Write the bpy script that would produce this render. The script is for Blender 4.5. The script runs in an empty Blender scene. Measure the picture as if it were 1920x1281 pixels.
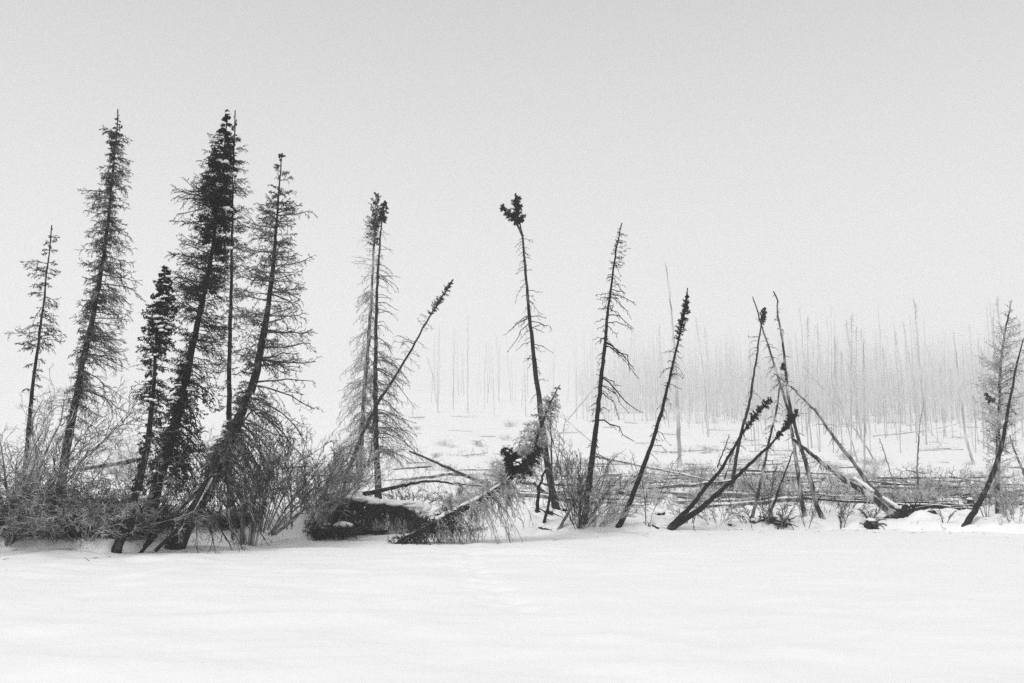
import bpy, math, random
import numpy as np
from mathutils import Vector

SC = bpy.context.scene
COL = SC.collection
random.seed(11)
rng = np.random.default_rng(11)

# ------------------------------------------------------------------ camera
F = 1867.0; HC = 1.5; HORIZON = 905.0
PITCH = math.atan((HORIZON - 640.5) / F)
cam = bpy.data.cameras.new("camera"); cam.lens = F / 1920 * 36; cam.sensor_width = 36
cam.clip_start = 0.1; cam.clip_end = 3000
co = bpy.data.objects.new("camera", cam); COL.objects.link(co)
co.location = (0, 0, HC); co.rotation_euler = (math.pi / 2 + PITCH, 0, 0)
SC.camera = co

# ------------------------------------------------------------------ world, sun, exposure
SC.view_settings.view_transform = 'Standard'; SC.view_settings.look = 'None'
SC.view_settings.exposure = 0.27; SC.view_settings.gamma = 1.0
SUN_EL, SUN_AZ = math.radians(48), math.radians(-150)     # azimuth measured from +Y towards +X
world = bpy.data.worlds.new("World"); SC.world = world; world.use_nodes = True
nt = world.node_tree; nt.nodes.clear()
sky = nt.nodes.new('ShaderNodeTexSky'); sky.sky_type = 'NISHITA'; sky.sun_disc = False
sky.sun_elevation = SUN_EL; sky.sun_rotation = SUN_AZ
sky.air_density = 1.0; sky.dust_density = 6.0; sky.ozone_density = 1.0
bw = nt.nodes.new('ShaderNodeRGBToBW')
geo = nt.nodes.new('ShaderNodeTexCoord'); sep = nt.nodes.new('ShaderNodeSeparateXYZ')
mr = nt.nodes.new('ShaderNodeMapRange')                    # the cloud deck: paler low down, greyer overhead
mr.inputs['From Min'].default_value = 0.0; mr.inputs['From Max'].default_value = 0.55
mr.inputs['To Min'].default_value = 9.3; mr.inputs['To Max'].default_value = 4.3
mx = nt.nodes.new('ShaderNodeMix'); mx.data_type = 'FLOAT'; mx.inputs[0].default_value = 0.92
bg = nt.nodes.new('ShaderNodeBackground'); bg.inputs['Strength'].default_value = 0.1
wo = nt.nodes.new('ShaderNodeOutputWorld')
nt.links.new(sky.outputs[0], bw.inputs[0]); nt.links.new(geo.outputs['Generated'], sep.inputs[0])
nt.links.new(sep.outputs['Z'], mr.inputs['Value'])
nt.links.new(bw.outputs[0], mx.inputs[2]); nt.links.new(mr.outputs[0], mx.inputs[3])
nt.links.new(mx.outputs[0], bg.inputs['Color']); nt.links.new(bg.outputs[0], wo.inputs['Surface'])
sd = bpy.data.lights.new("sun", 'SUN'); sd.energy = 1.5; sd.angle = math.radians(25); sd.color = (1, 1, 1)
so = bpy.data.objects.new("sun", sd); COL.objects.link(so)
sdir = Vector((math.sin(SUN_AZ) * math.cos(SUN_EL), math.cos(SUN_AZ) * math.cos(SUN_EL), math.sin(SUN_EL)))
so.rotation_euler = sdir.to_track_quat('Z', 'Y').to_euler(); so.location = (0, 0, 60)
cy = SC.cycles
cy.max_bounces = 6; cy.diffuse_bounces = 3; cy.volume_bounces = 1; cy.transparent_max_bounces = 8
cy.use_denoising = False; cy.use_adaptive_sampling = True; cy.adaptive_threshold = 0.012

# ------------------------------------------------------------------ pixel -> world at a real depth
CP, SP = math.cos(PITCH), math.sin(PITCH)
def at(px, py, Y):
    u = (px - 960) / F; v = (640.5 - py) / F
    dx, dy, dz = u, CP - v * SP, SP + v * CP
    s = Y / dy
    return np.array([dx * s, Y, HC + dz * s])

# ------------------------------------------------------------------ noise
def _hash(ix, iy, seed):
    n = (ix * 374761393 + iy * 668265263 + seed * 1442695041) & 0xFFFFFFFF
    n = ((n ^ (n >> 13)) * 1274126177) & 0xFFFFFFFF
    return ((n ^ (n >> 16)) & 0xFFFF) / 65535.0
def vnoise(x, y, seed=0):
    x = np.asarray(x, float); y = np.asarray(y, float)
    ix = np.floor(x).astype(np.int64); iy = np.floor(y).astype(np.int64)
    fx = x - ix; fy = y - iy
    fx = fx * fx * (3 - 2 * fx); fy = fy * fy * (3 - 2 * fy)
    a = _hash(ix, iy, seed); b = _hash(ix + 1, iy, seed); c = _hash(ix, iy + 1, seed); d = _hash(ix + 1, iy + 1, seed)
    return (a * (1 - fx) + b * fx) * (1 - fy) + (c * (1 - fx) + d * fx) * fy - 0.5
def fbm(x, y, seed=0, o=4):
    r = 0; a = 1
    for k in range(o):
        r = r + a * vnoise(x * 2 ** k, y * 2 ** k, seed + k * 7); a *= 0.5
    return r

# ------------------------------------------------------------------ terrain
SHORE_PX = np.array([-400, 0, 200, 330, 430, 560, 640, 700, 850, 950, 1010, 1100, 1300, 1500, 1650, 1800, 1920, 2300])
SHORE_PY = np.array([1040, 1036, 1041, 1030, 1024, 1012, 1005, 1004, 1007, 1005, 1001, 1001, 995, 993, 993, 1000, 1003, 1000])
_sY = HC * F / (SHORE_PY - HORIZON)
_sX = (SHORE_PX - 960) / F * _sY
_o = np.argsort(_sX); _sX = _sX[_o]; _sY = _sY[_o]
def shore(x):
    return np.interp(x, _sX, _sY) + 0.35 * fbm(np.asarray(x, float) * 0.9, np.zeros_like(np.asarray(x, float)), 3, 3)
ZT_Y = np.array([0, 40, 55, 80, 120, 216, 338, 446, 540, 634, 810, 1215])
ZT_Z = np.array([0, 0, 0.6, 1.5, 2.8, 6.8, 19.5, 35.0, 48.1, 56.2, 61.6, 64.3])
def ground(x, y):
    x = np.asarray(x, float); y = np.asarray(y, float)
    s = y - shore(x)
    s = s - 1.25 * np.clip((x + 5.5) / 0.5, 0, 1) * np.clip((-1.9 - x) / 0.5, 0, 1) * (s > 0)   # undercut behind the root bank
    p = np.interp(s, [-6, -1.0, 0, 0.5, 2, 5, 12, 40], [-1.2, -0.5, 0.0, 0.28, 0.45, 0.62, 0.74, 0.8])
    z = p + np.interp(y, ZT_Y, ZT_Z)
    bank = np.exp(-((x + 4.7) / 1.9) ** 2) * np.clip(s / 0.6, 0, 1) * np.clip((9 - s) / 6, 0, 1)
    z = z + 0.45 * bank
    m = np.clip(s / 1.5, 0, 1)
    near = np.clip((90 - y) / 50, 0.15, 1)
    z = z + m * near * (0.34 * np.maximum(fbm(x * 0.55, y * 0.4, 21, 3), -0.2) + 0.20 * fbm(x * 2.1, y * 1.7, 33, 3))
    z = z + np.clip((y - 90) / 80, 0, 1) * 2.6 * fbm(x * 0.022, y * 0.018, 5, 3)
    return z
def lake_z(x, y):
    a = np.clip(1.25 - (x + 2) * 0.09, 0.25, 1.4)
    r = 1 - np.abs(2 * vnoise((x + 0.8 * y) * 0.35, (y - 0.12 * x) * 1.15, 51))
    fade = np.clip((np.hypot(x, y) - 2) / 6, 0.3, 1)
    z = 1.7 * a * fade * (0.05 * fbm(x * 0.42, y * 0.7, 41, 5) + 0.02 * r * np.clip(vnoise(x * .25, y * .2, 57) + .5, 0, 1) + 0.038 * np.maximum(fbm(x * 1.1, y * 1.3, 45, 4), -.1) * np.clip(.6 + 1.6 * vnoise(x * .3, y * .3, 88), 0, 1.3))
    z = z + 0.10 * np.exp(-((y - shore(x)) / 0.9) ** 2) * (0.4 + fbm(x * .8, y * .8, 61, 2))
    z = z + a * 0.016 * np.maximum(fbm(x * 2.6, y * 3.0, 91, 3), -.05) * np.clip((22 - y) / 8, 0, 1) * np.clip(.4 + 2.5 * vnoise(x * .45, y * .4, 93), 0, 1.2)
    # a shallow line of old footprints running out from the bank
    tx = 0.2 - 0.9 * np.sin((y - 8) * 0.13) - (y - 17) * 0.06
    st = np.sin(y * 2 * math.pi / 0.75)
    z = z - 0.07 * np.exp(-((x - tx - 0.14 * np.sign(st)) / 0.14) ** 2) * np.abs(st) * (y > 12) * (y < 27)
    return z
def gz(x, y):
    return float(max(ground(x, y), 0.0))
def depth_of(px, py, lo=15, hi=720):
    Y = lo
    while Y < hi:
        p = at(px, py, Y)
        if p[2] <= gz(p[0], Y): return Y
        Y += 0.25 if Y < 60 else 1.0
    return hi

def settle(px, py, Y, lo=5, hi=9):
    """the depth at which this spot of the shore really lies on the snow, near the first guess Y"""
    return float(np.clip(depth_of(px, py, 18), Y * .6, Y * 2)) if Y > 60 else float(np.clip(depth_of(px, py, 18), Y - lo, Y + hi))

# ------------------------------------------------------------------ object helpers
def mesh_from(name, V, Fq, mats, smooth=True, tri=None):
    me = bpy.data.meshes.new(name)
    nq = len(Fq); ntr = 0 if tri is None else len(tri)
    me.vertices.add(len(V)); me.vertices.foreach_set('co', np.ascontiguousarray(V, dtype=np.float32).ravel())
    loops = Fq.ravel() if ntr == 0 else np.concatenate([Fq.ravel(), tri.ravel()])
    me.loops.add(len(loops)); me.loops.foreach_set('vertex_index', loops.astype(np.int32))
    starts = np.concatenate([np.arange(nq) * 4, nq * 4 + np.arange(ntr) * 3]).astype(np.int32)
    me.polygons.add(nq + ntr); me.polygons.foreach_set('loop_start', starts)
    me.polygons.foreach_set('use_smooth', np.full(nq + ntr, smooth))
    me.update(calc_edges=True)
    for m in mats: me.materials.append(m)
    return me
def link(name, me, parent=None):
    o = bpy.data.objects.new(name, me); COL.objects.link(o)
    if parent: o.parent = parent
    return o
def tag(o, label, cat, group=None):
    o['label'] = label; o['category'] = cat
    if group: o['group'] = group
    return o
def thing(name, label, cat, loc=(0, 0, 0), group=None):
    e = bpy.data.objects.new(name, None); COL.objects.link(e); e.location = loc; e.empty_display_size = 0.3
    return tag(e, label, cat, group)
class MB:
    """collects tube batches and blobs, all in the frame of ORIGIN"""
    def __init__(s, origin=(0, 0, 0)): s.V = []; s.Q = []; s.T = []; s.n = 0; s.o = np.array(origin, float)
    def tubes(s, P, R, k=3, wob=0.0):
        P = np.asarray(P, float); R = np.asarray(R, float)
        if P.ndim == 2: P = P[None]; R = R[None]
        N, M, _ = P.shape
        if N == 0: return
        T = np.gradient(P, axis=1) if M > 2 else np.repeat(P[:, 1:] - P[:, :1], M, 1)
        T /= np.linalg.norm(T, axis=2, keepdims=True) + 1e-9
        ref = np.where(np.abs(T[:, :1, 2:3]) > 0.9, np.array([1.0, 0, 0]), np.array([0, 0, 1.0]))
        ref = np.repeat(ref, M, 1)
        A = np.cross(T, ref); A /= np.linalg.norm(A, axis=2, keepdims=True) + 1e-9
        B = np.cross(T, A)
        ang = np.arange(k) * 2 * math.pi / k
        rr = R[:, :, None]
        if wob: rr = rr * (1 + wob * (rng.random((N, M, k)) - 0.5))
        else: rr = np.repeat(rr, k, 2)
        V = P[:, :, None] + rr[..., None] * (A[:, :, None] * np.cos(ang)[None, None, :, None] + B[:, :, None] * np.sin(ang)[None, None, :, None])
        base = s.n + (np.arange(N) * M * k)[:, None, None] + (np.arange(M - 1) * k)[None, :, None]
        j = np.arange(k)[None, None]; j2 = (np.arange(k) + 1)[None, None] % k
        q = np.stack([base + j, base + j2, base + k + j2, base + k + j], -1).reshape(-1, 4)
        s.V.append((V - s.o).reshape(-1, 3)); s.Q.append(q); s.n += N * M * k
        if k > 3:                                        # cap both ends of thick tubes
            c0 = P[:, 0] - s.o; c1 = P[:, -1] - s.o
            i0 = s.n + np.arange(N); i1 = s.n + N + np.arange(N)
            s.V += [c0, c1]; s.n += 2 * N
            b0 = base[:, 0, 0][:, None]; b1 = b0 + (M - 1) * k
            jj = np.arange(k)[None]; jn = (jj + 1) % k
            s.T.append(np.stack([np.repeat(i0[:, None], k, 1), b0 + jn, b0 + jj], -1).reshape(-1, 3))
            s.T.append(np.stack([np.repeat(i1[:, None], k, 1), b1 + jj, b1 + jn], -1).reshape(-1, 3))
    def blobs(s, C, S, rough=0.35):
        """lumpy pillows: centres C (N,3), half sizes S (N,3)"""
        C = np.asarray(C, float).reshape(-1, 3); S = np.asarray(S, float).reshape(-1, 3)
        nu, nv = 9, 6
        th = np.linspace(0.12, math.pi - 0.12, nv); ph = np.arange(nu) * 2 * math.pi / nu
        st = np.sin(th)[:, None]; U = np.stack([st * np.cos(ph), st * np.sin(ph), np.repeat(np.cos(th)[:, None], nu, 1)], -1)
        N = len(C)
        rr = 1 + rough * (rng.random((N, nv, nu, 1)) - 0.5)
        V = C[:, None, None] + S[:, None, None] * U[None] * rr
        base = s.n + (np.arange(N) * nu * nv)[:, None, None] + (np.arange(nv - 1) * nu)[None, :, None]
        j = np.arange(nu)[None, None]; j2 = (j + 1) % nu
        s.Q.append(np.stack([base + j2, base + j, base + nu + j, base + nu + j2], -1).reshape(-1, 4))
        s.V.append((V - s.o).reshape(-1, 3)); s.n += N * nu * nv
        top = V[:, 0].mean(1) - s.o; bot = V[:, -1].mean(1) - s.o
        it = s.n + np.arange(N); ib = it + N; s.V += [top, bot]; s.n += 2 * N
        b0 = base[:, 0, 0][:, None]; b1 = b0 + (nv - 1) * nu; jj = np.arange(nu)[None]; jn = (jj + 1) % nu
        s.T.append(np.stack([np.repeat(it[:, None], nu, 1), b0 + jj, b0 + jn], -1).reshape(-1, 3))
        s.T.append(np.stack([np.repeat(ib[:, None], nu, 1), b1 + jn, b1 + jj], -1).reshape(-1, 3))
    def build(s, name, mats, parent=None, smooth=True):
        if s.n == 0: return None
        if not isinstance(mats, (list, tuple)): mats = [mats]
        Q = np.concatenate(s.Q) if s.Q else np.zeros((0, 4), int)
        T = np.concatenate(s.T) if s.T else None
        return link(name, mesh_from(name, np.concatenate(s.V), Q, mats, smooth, T), parent)

# ------------------------------------------------------------------ materials (all neutral: the photograph is black and white)
def mat_wood(name, dark, frost, amount, scale=9.0, dusting=0.55, rough=0.9, bump=0.0, stretch=0.35):
    """dark wood with rime frost in patches of its own and a dusting of snow lying on upward faces"""
    m = bpy.data.materials.new(name); m.use_nodes = True; n = m.node_tree; L = n.links
    b = n.nodes['Principled BSDF']; b.inputs['Roughness'].default_value = rough
    b.inputs['Specular IOR Level'].default_value = 0.15
    tc = n.nodes.new('ShaderNodeTexCoord'); mp = n.nodes.new('ShaderNodeMapping'); mp.inputs['Scale'].default_value = (1, 1, stretch)
    ns = n.nodes.new('ShaderNodeTexNoise'); ns.inputs['Scale'].default_value = scale; ns.inputs['Detail'].default_value = 4
    L.new(tc.outputs['Object'], mp.inputs[0]); L.new(mp.outputs[0], ns.inputs['Vector'])
    r = n.nodes.new('ShaderNodeMapRange'); r.inputs['From Min'].default_value = 0.72 - 0.5 * amount; r.inputs['From Max'].default_value = 0.82 - 0.5 * amount + 0.12
    L.new(ns.outputs['Fac'], r.inputs['Value'])
    g = n.nodes.new('ShaderNodeNewGeometry'); sp = n.nodes.new('ShaderNodeSeparateXYZ'); L.new(g.outputs['Normal'], sp.inputs[0])
    r2 = n.nodes.new('ShaderNodeMapRange'); r2.inputs['From Min'].default_value = 1.05 - dusting; r2.inputs['From Max'].default_value = 1.35 - dusting
    L.new(sp.outputs['Z'], r2.inputs['Value'])
    c1 = n.nodes.new('ShaderNodeMix'); c1.data_type = 'RGBA'; c1.inputs[6].default_value = (dark, dark, dark, 1); c1.inputs[7].default_value = (frost, frost, frost, 1)
    L.new(r.outputs[0], c1.inputs[0])
    c2 = n.nodes.new('ShaderNodeMix'); c2.data_type = 'RGBA'; c2.inputs[7].default_value = (0.75, 0.75, 0.75, 1)
    L.new(r2.outputs[0], c2.inputs[0]); L.new(c1.outputs[2], c2.inputs[6]); L.new(c2.outputs[2], b.inputs['Base Color'])
    if bump:
        n2 = n.nodes.new('ShaderNodeTexNoise'); n2.inputs['Scale'].default_value = scale * 5; n2.inputs['Detail'].default_value = 6
        L.new(mp.outputs[0], n2.inputs['Vector'])
        bp = n.nodes.new('ShaderNodeBump'); bp.inputs['Strength'].default_value = bump; bp.inputs['Distance'].default_value = 0.02
        L.new(n2.outputs['Fac'], bp.inputs['Height']); L.new(bp.outputs[0], b.inputs['Normal'])
    return m
M = {
 'bark_black': mat_wood('charred_bark', 0.010, 0.12, 0.16, 7, 0.25, bump=0.7),
 'bark_dark': mat_wood('dark_bark', 0.015, 0.20, 0.28, 8, 0.3, bump=0.7),
 'bark_frost': mat_wood('frosted_bark', 0.035, 0.42, 0.62, 7, 0.55, bump=0.6),
 'bark_patchy': mat_wood('patchy_bark', 0.03, 0.55, 0.50, 5, 0.5, bump=0.5),
 'bark_grey': mat_wood('grey_weathered_bark', 0.07, 0.36, 0.55, 5, 0.5, bump=0.4),
 'twig_dark': mat_wood('dark_twig', 0.015, 0.16, 0.26, 6, 0.2),
 'twig_mid': mat_wood('rimed_twig', 0.025, 0.32, 0.46, 5, 0.35),
 'twig_frost': mat_wood('frosted_twig', 0.12, 0.62, 0.62, 5, 0.6),
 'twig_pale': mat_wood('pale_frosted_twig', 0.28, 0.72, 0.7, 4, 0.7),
 'twig_grey': mat_wood('grey_frosted_twig', 0.06, 0.42, 0.58, 5, 0.35),
 'needle': mat_wood('spruce_needles', 0.007, 0.10, 0.15, 5, 0.15),
 'needle_frost': mat_wood('rimed_spruce_needles', 0.012, 0.24, 0.36, 6, 0.35),
 'far': mat_wood('rimed_fog_toned_bark', 0.27, 0.60, 0.62, 1.2, 0.7),  # rimed bark, paled further so distance fog is painted into the colour
 'far_pale': mat_wood('pale_rimed_fog_toned_bark', 0.55, 0.80, 0.65, 1.2, 0.8),  # paler still: painted fog fade on top of the rime
 'cone': mat_wood('cone_scales', 0.010, 0.1, 0.1, 20, 0.2),
 'earth': mat_wood('peat_and_roots', 0.012, 0.20, 0.25, 6, 0.25, bump=1.0, stretch=1),
}
def mat_snow(name, base=0.9, bscale=6, bstr=0.25, dist=0.03):
    m = bpy.data.materials.new(name); m.use_nodes = True; n = m.node_tree; L = n.links
    b = n.nodes['Principled BSDF']; b.inputs['Roughness'].default_value = 0.85; b.inputs['Specular IOR Level'].default_value = 0.2
    tc = n.nodes.new('ShaderNodeTexCoord'); ns = n.nodes.new('ShaderNodeTexNoise'); ns.inputs['Scale'].default_value = 0.7; ns.inputs['Detail'].default_value = 6
    L.new(tc.outputs['Object'], ns.inputs['Vector'])
    r = n.nodes.new('ShaderNodeMapRange'); r.inputs['From Min'].default_value = 0.3; r.inputs['From Max'].default_value = 0.7
    r.inputs['To Min'].default_value = base - 0.025; r.inputs['To Max'].default_value = base + 0.01
    L.new(ns.outputs['Fac'], r.inputs['Value']); cb = n.nodes.new('ShaderNodeCombineColor')
    for i in range(3): L.new(r.outputs[0], cb.inputs[i])
    L.new(cb.outputs[0], b.inputs['Base Color'])
    n2 = n.nodes.new('ShaderNodeTexNoise'); n2.inputs['Scale'].default_value = bscale; n2.inputs['Detail'].default_value = 8
    L.new(tc.outputs['Object'], n2.inputs['Vector'])
    bp = n.nodes.new('ShaderNodeBump'); bp.inputs['Strength'].default_value = bstr; bp.inputs['Distance'].default_value = dist
    L.new(n2.outputs['Fac'], bp.inputs['Height']); L.new(bp.outputs[0], b.inputs['Normal'])
    return m
M['snow'] = mat_snow('snow', 0.90); M['lake'] = mat_snow('lake_snow', 0.905, 5, 0.4, 0.03); M['snow_small'] = mat_snow('clinging_snow', 0.86, 20, 0.4, 0.01)

ordinal_word = ['first', 'second', 'third', 'fourth', 'fifth', 'sixth', 'seventh', 'eighth', 'ninth']
REG = {'tree': [], 'log': [], 'shrub': []}
# ------------------------------------------------------------------ the setting
def sheet(name, xs, ys, zf, mat, fan=None):
    if fan is None: X, Y = np.meshgrid(xs, ys)
    else:
        U, Y = np.meshgrid(xs, ys); X = U * (Y + fan)
    Z = zf(X, Y)
    V = np.stack([X, Y, Z], -1).reshape(-1, 3); nx = X.shape[1]; ny = X.shape[0]
    i = (np.arange(ny - 1)[:, None] * nx + np.arange(nx - 1)[None])
    Q = np.stack([i, i + 1, i + nx + 1, i + nx], -1).reshape(-1, 4)
    o = link(name, mesh_from(name, V, Q, [mat])); o['kind'] = 'structure'; return o
u = np.concatenate([np.linspace(-1.25, -0.62, 40)[:-1], np.linspace(-0.62, 0.62, 420), np.linspace(0.62, 1.25, 40)[1:]])
yy = np.concatenate([np.arange(15, 46, 0.10), np.geomspace(46, 1150, 230)])
sheet('snowy_hillside_terrain', u, yy, ground, M['snow'], fan=6)
xs = np.concatenate([np.linspace(-90, -16, 50)[:-1], np.arange(-16, 24, 0.11), np.linspace(24, 90, 45)])
ys = np.concatenate([np.linspace(-40, 4, 30)[:-1], np.arange(4, 37, 0.11), [40]])
def lz(X, Y):
    s = Y - shore(X)
    return lake_z(X, Y) - np.clip((s - 1.0) * 0.6, 0, 3)
sheet('frozen_lake', xs, ys, lz, M['lake'])

hz = bpy.data.materials.new('haze_air'); hz.use_nodes = True; hn = hz.node_tree; hn.nodes.clear()
pv = hn.nodes.new('ShaderNodeVolumePrincipled'); ho = hn.nodes.new('ShaderNodeOutputMaterial')
pv.inputs['Color'].default_value = (1, 1, 1, 1); pv.inputs['Density'].default_value = 0.0014; pv.inputs['Anisotropy'].default_value = 0.1
hn.links.new(pv.outputs[0], ho.inputs['Volume'])

# ------------------------------------------------------------------ branching
def unit(a): return a / (np.linalg.norm(a, axis=-1, keepdims=True) + 1e-9)
def sample(P, s):
    """P (N,M,3), s (N,) in 0..1 -> point, tangent"""
    Mm = P.shape[1]; f = np.clip(s, 0, 0.9999) * (Mm - 1); i = f.astype(int); t = (f - i)[:, None]
    a = P[np.arange(len(P)), i]; b = P[np.arange(len(P)), i + 1]
    return a * (1 - t) + b * t, unit(b - a)
def spawn(P, PL, k, s0=0.15, s1=0.98, a0=30, a1=60, lf=0.4, fall=0.6, grav=0.1, m=4, kink=0.06, bias=(0, 0, 0)):
    """k children on each parent path; returns child paths and lengths"""
    N = len(P); idx = np.repeat(np.arange(N), k); n = len(idx)
    if n == 0: return np.zeros((0, m, 3)), np.zeros(0)
    s = s0 + (s1 - s0) * ((np.tile(np.arange(k), N) + rng.random(n)) / k)
    p, t = sample(P[idx], s)
    r = unit(rng.normal(size=(n, 3))); perp = unit(np.cross(t, r))
    a = np.radians(rng.uniform(a0, a1, n))[:, None]
    d = unit(t * np.cos(a) + perp * np.sin(a) + np.array(bias))
    L = PL[idx] * lf * (1 - fall * s) * rng.uniform(0.5, 1.25, n)
    uu = np.linspace(0, 1, m)
    Q = p[:, None] + L[:, None, None] * (d[:, None] * uu[None, :, None] + np.array([0, 0, -1.0]) * (grav * uu ** 2)[None, :, None])
    jit = rng.normal(size=Q.shape) * kink * L[:, None, None] * uu[None, :, None]
    return Q + jit, L
def interp_poly(P, n):
    P = np.asarray(P, float); seg = np.linalg.norm(np.diff(P, axis=0), axis=1); c = np.concatenate([[0], np.cumsum(seg)])
    s = np.linspace(0, c[-1], n); return np.stack([np.interp(s, c, P[:, i]) for i in range(3)], 1)
def smooth_poly(P, n):
    Q = interp_poly(P, n)
    for _ in range(2): Q[1:-1] = (Q[:-2] + 2 * Q[1:-1] + Q[2:]) / 4
    return Q

def grow_layer(mb, tuftmb, trunk, trunk_py, Y, lay):
    """one layer of branches. env = [(py, left px, right px, weight)]"""
    env = np.array(lay['env'], float); n = lay['n']
    pys = env[:, 0]
    w = env[:, 3] if env.shape[1] > 3 else np.ones(len(env))
    grid = np.linspace(pys[0], pys[-1], 300); wg = np.interp(grid, pys, w) + 1e-6
    cdf = np.cumsum(wg); cdf /= cdf[-1]
    wn = lay.get('whorl', 0)
    q = rng.random(n) if not wn else (np.floor(rng.random(n) * wn) + 0.12 * rng.normal(size=n)) / wn
    py = np.interp(np.clip(q, 0, 1), cdf, grid)
    o_ = np.argsort(trunk_py); tpy = trunk_py[o_]; tr = trunk[o_]
    org = np.stack([np.interp(py, tpy, tr[:, i]) for i in range(3)], 1)
    org2 = np.stack([np.interp(py + 8, tpy, tr[:, i]) for i in range(3)], 1)
    ax = unit(org - org2 + np.array([0, 0, 1e-4]))
    phi = rng.uniform(0, 2 * math.pi, n); cx = np.cos(phi)
    Lw = np.interp(py, pys, env[:, 1]); Rw = np.interp(py, pys, env[:, 2])
    ln = (Lw * (1 - cx) + Rw * (1 + cx)) / 2 * Y / F * lay.get('wide', 1.0)
    ln = ln * rng.uniform(lay.get('min', 0.55), 1.12, n)
    h = np.stack([cx, np.sin(phi), np.zeros(n)], 1)
    h = unit(h - ax * np.sum(h * ax, 1, keepdims=True))
    m = lay.get('m', 6); uu = np.linspace(0, 1, m)
    rise, droop, tip = lay.get('rise', 0.2), lay.get('droop', 0.5), lay.get('tip', 0.2)
    rs = rise + rng.normal(size=n) * lay.get('var', 0.15); dr = droop * rng.uniform(0.6, 1.4, n)
    up = ax * 0.6 + np.array([0, 0, 0.4])
    P = org[:, None] + ln[:, None, None] * (h[:, None] * uu[None, :, None] + up[:, None] * (rs[:, None] * uu)[..., None]
        + np.array([0, 0, 1.0]) * (-dr[:, None] * uu ** 2 + tip * uu ** 3 * droop)[..., None])
    P += rng.normal(size=P.shape) * (lay.get('kink', 0.035) * ln)[:, None, None] * uu[None, :, None]
    r0 = 1.35 * lay.get('r0', 0.010) * np.clip(ln / 0.8, 0.6, 1.6)
    R = r0[:, None] * (1 - 0.62 * uu)[None]
    mb.tubes(P, R, 4)
    tw = lay.get('tw', 0.0042) * lay.get('tws', 1.3)
    out = [(P, ln)]
    if lay.get('n2', 0):
        P2, L2 = spawn(P, ln, lay['n2'], lay.get('s0', 0.15), 1.0, 25, lay.get('spread', 60), lay.get('lf2', 0.38), 0.55, lay.get('g2', 0.25), 4, 0.06, lay.get('bias', (0, 0, 0)))
        mb.tubes(P2, tw * 1.25 * np.linspace(1, .55, 4)[None] * np.ones((len(P2), 1)), 3); out.append((P2, L2))
        if lay.get('n3', 0):
            P3, L3 = spawn(P2, L2, lay['n3'], 0.15, 1.0, 25, 65, lay.get('lf3', 0.45), 0.4, 0.2, 3, 0.08)
            mb.tubes(P3, tw * np.linspace(1, .55, 3)[None] * np.ones((len(P3), 1)), 3); out.append((P3, L3))
    if tuftmb is not None and lay.get('tuft', 0):
        src, sl = out[min(lay.get('tlev', 1), len(out) - 1)]
        s_from = lay.get('tfrom', 0.2)
        k = lay['tuft']; N = len(src); idx = np.repeat(np.arange(N), k); nn = len(idx)
        s = rng.uniform(s_from, 1.0, nn); p, t = sample(src[idx], s)
        tl = lay.get('tlen', 0.09) * rng.uniform(0.6, 1.3, nn) * np.clip(sl[idx] / 0.14, 0.4, 1.0)
        d = unit(t + rng.normal(size=(nn, 3)) * 0.45 + np.array([0, 0, lay.get('tup', 0.1)]))
        Q = p[:, None] + (tl[:, None, None] * d[:, None]) * np.array([0, .35, .8, 1.0])[None, :, None]
        tr_ = lay.get('tr', 0.014) * 0.42 * rng.uniform(0.7, 1.3, nn)
        tuftmb.tubes(Q, tr_[:, None] * np.array([.45, 1.0, .8, .15])[None], 4, 0.6)
        # single needles bristling out of each tuft
        kn = lay.get('needles', 4)
        if kn:
            Pn, Ln = spawn(Q, tl, kn + 3, 0.0, 1.0, 35, 70, 0.36, 0.3, 0.0, 2, 0)
            tuftmb.tubes(Pn, np.array([[0.0028, 0.0012]]) * np.ones((len(Pn), 1)), 3)
    return out

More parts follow.
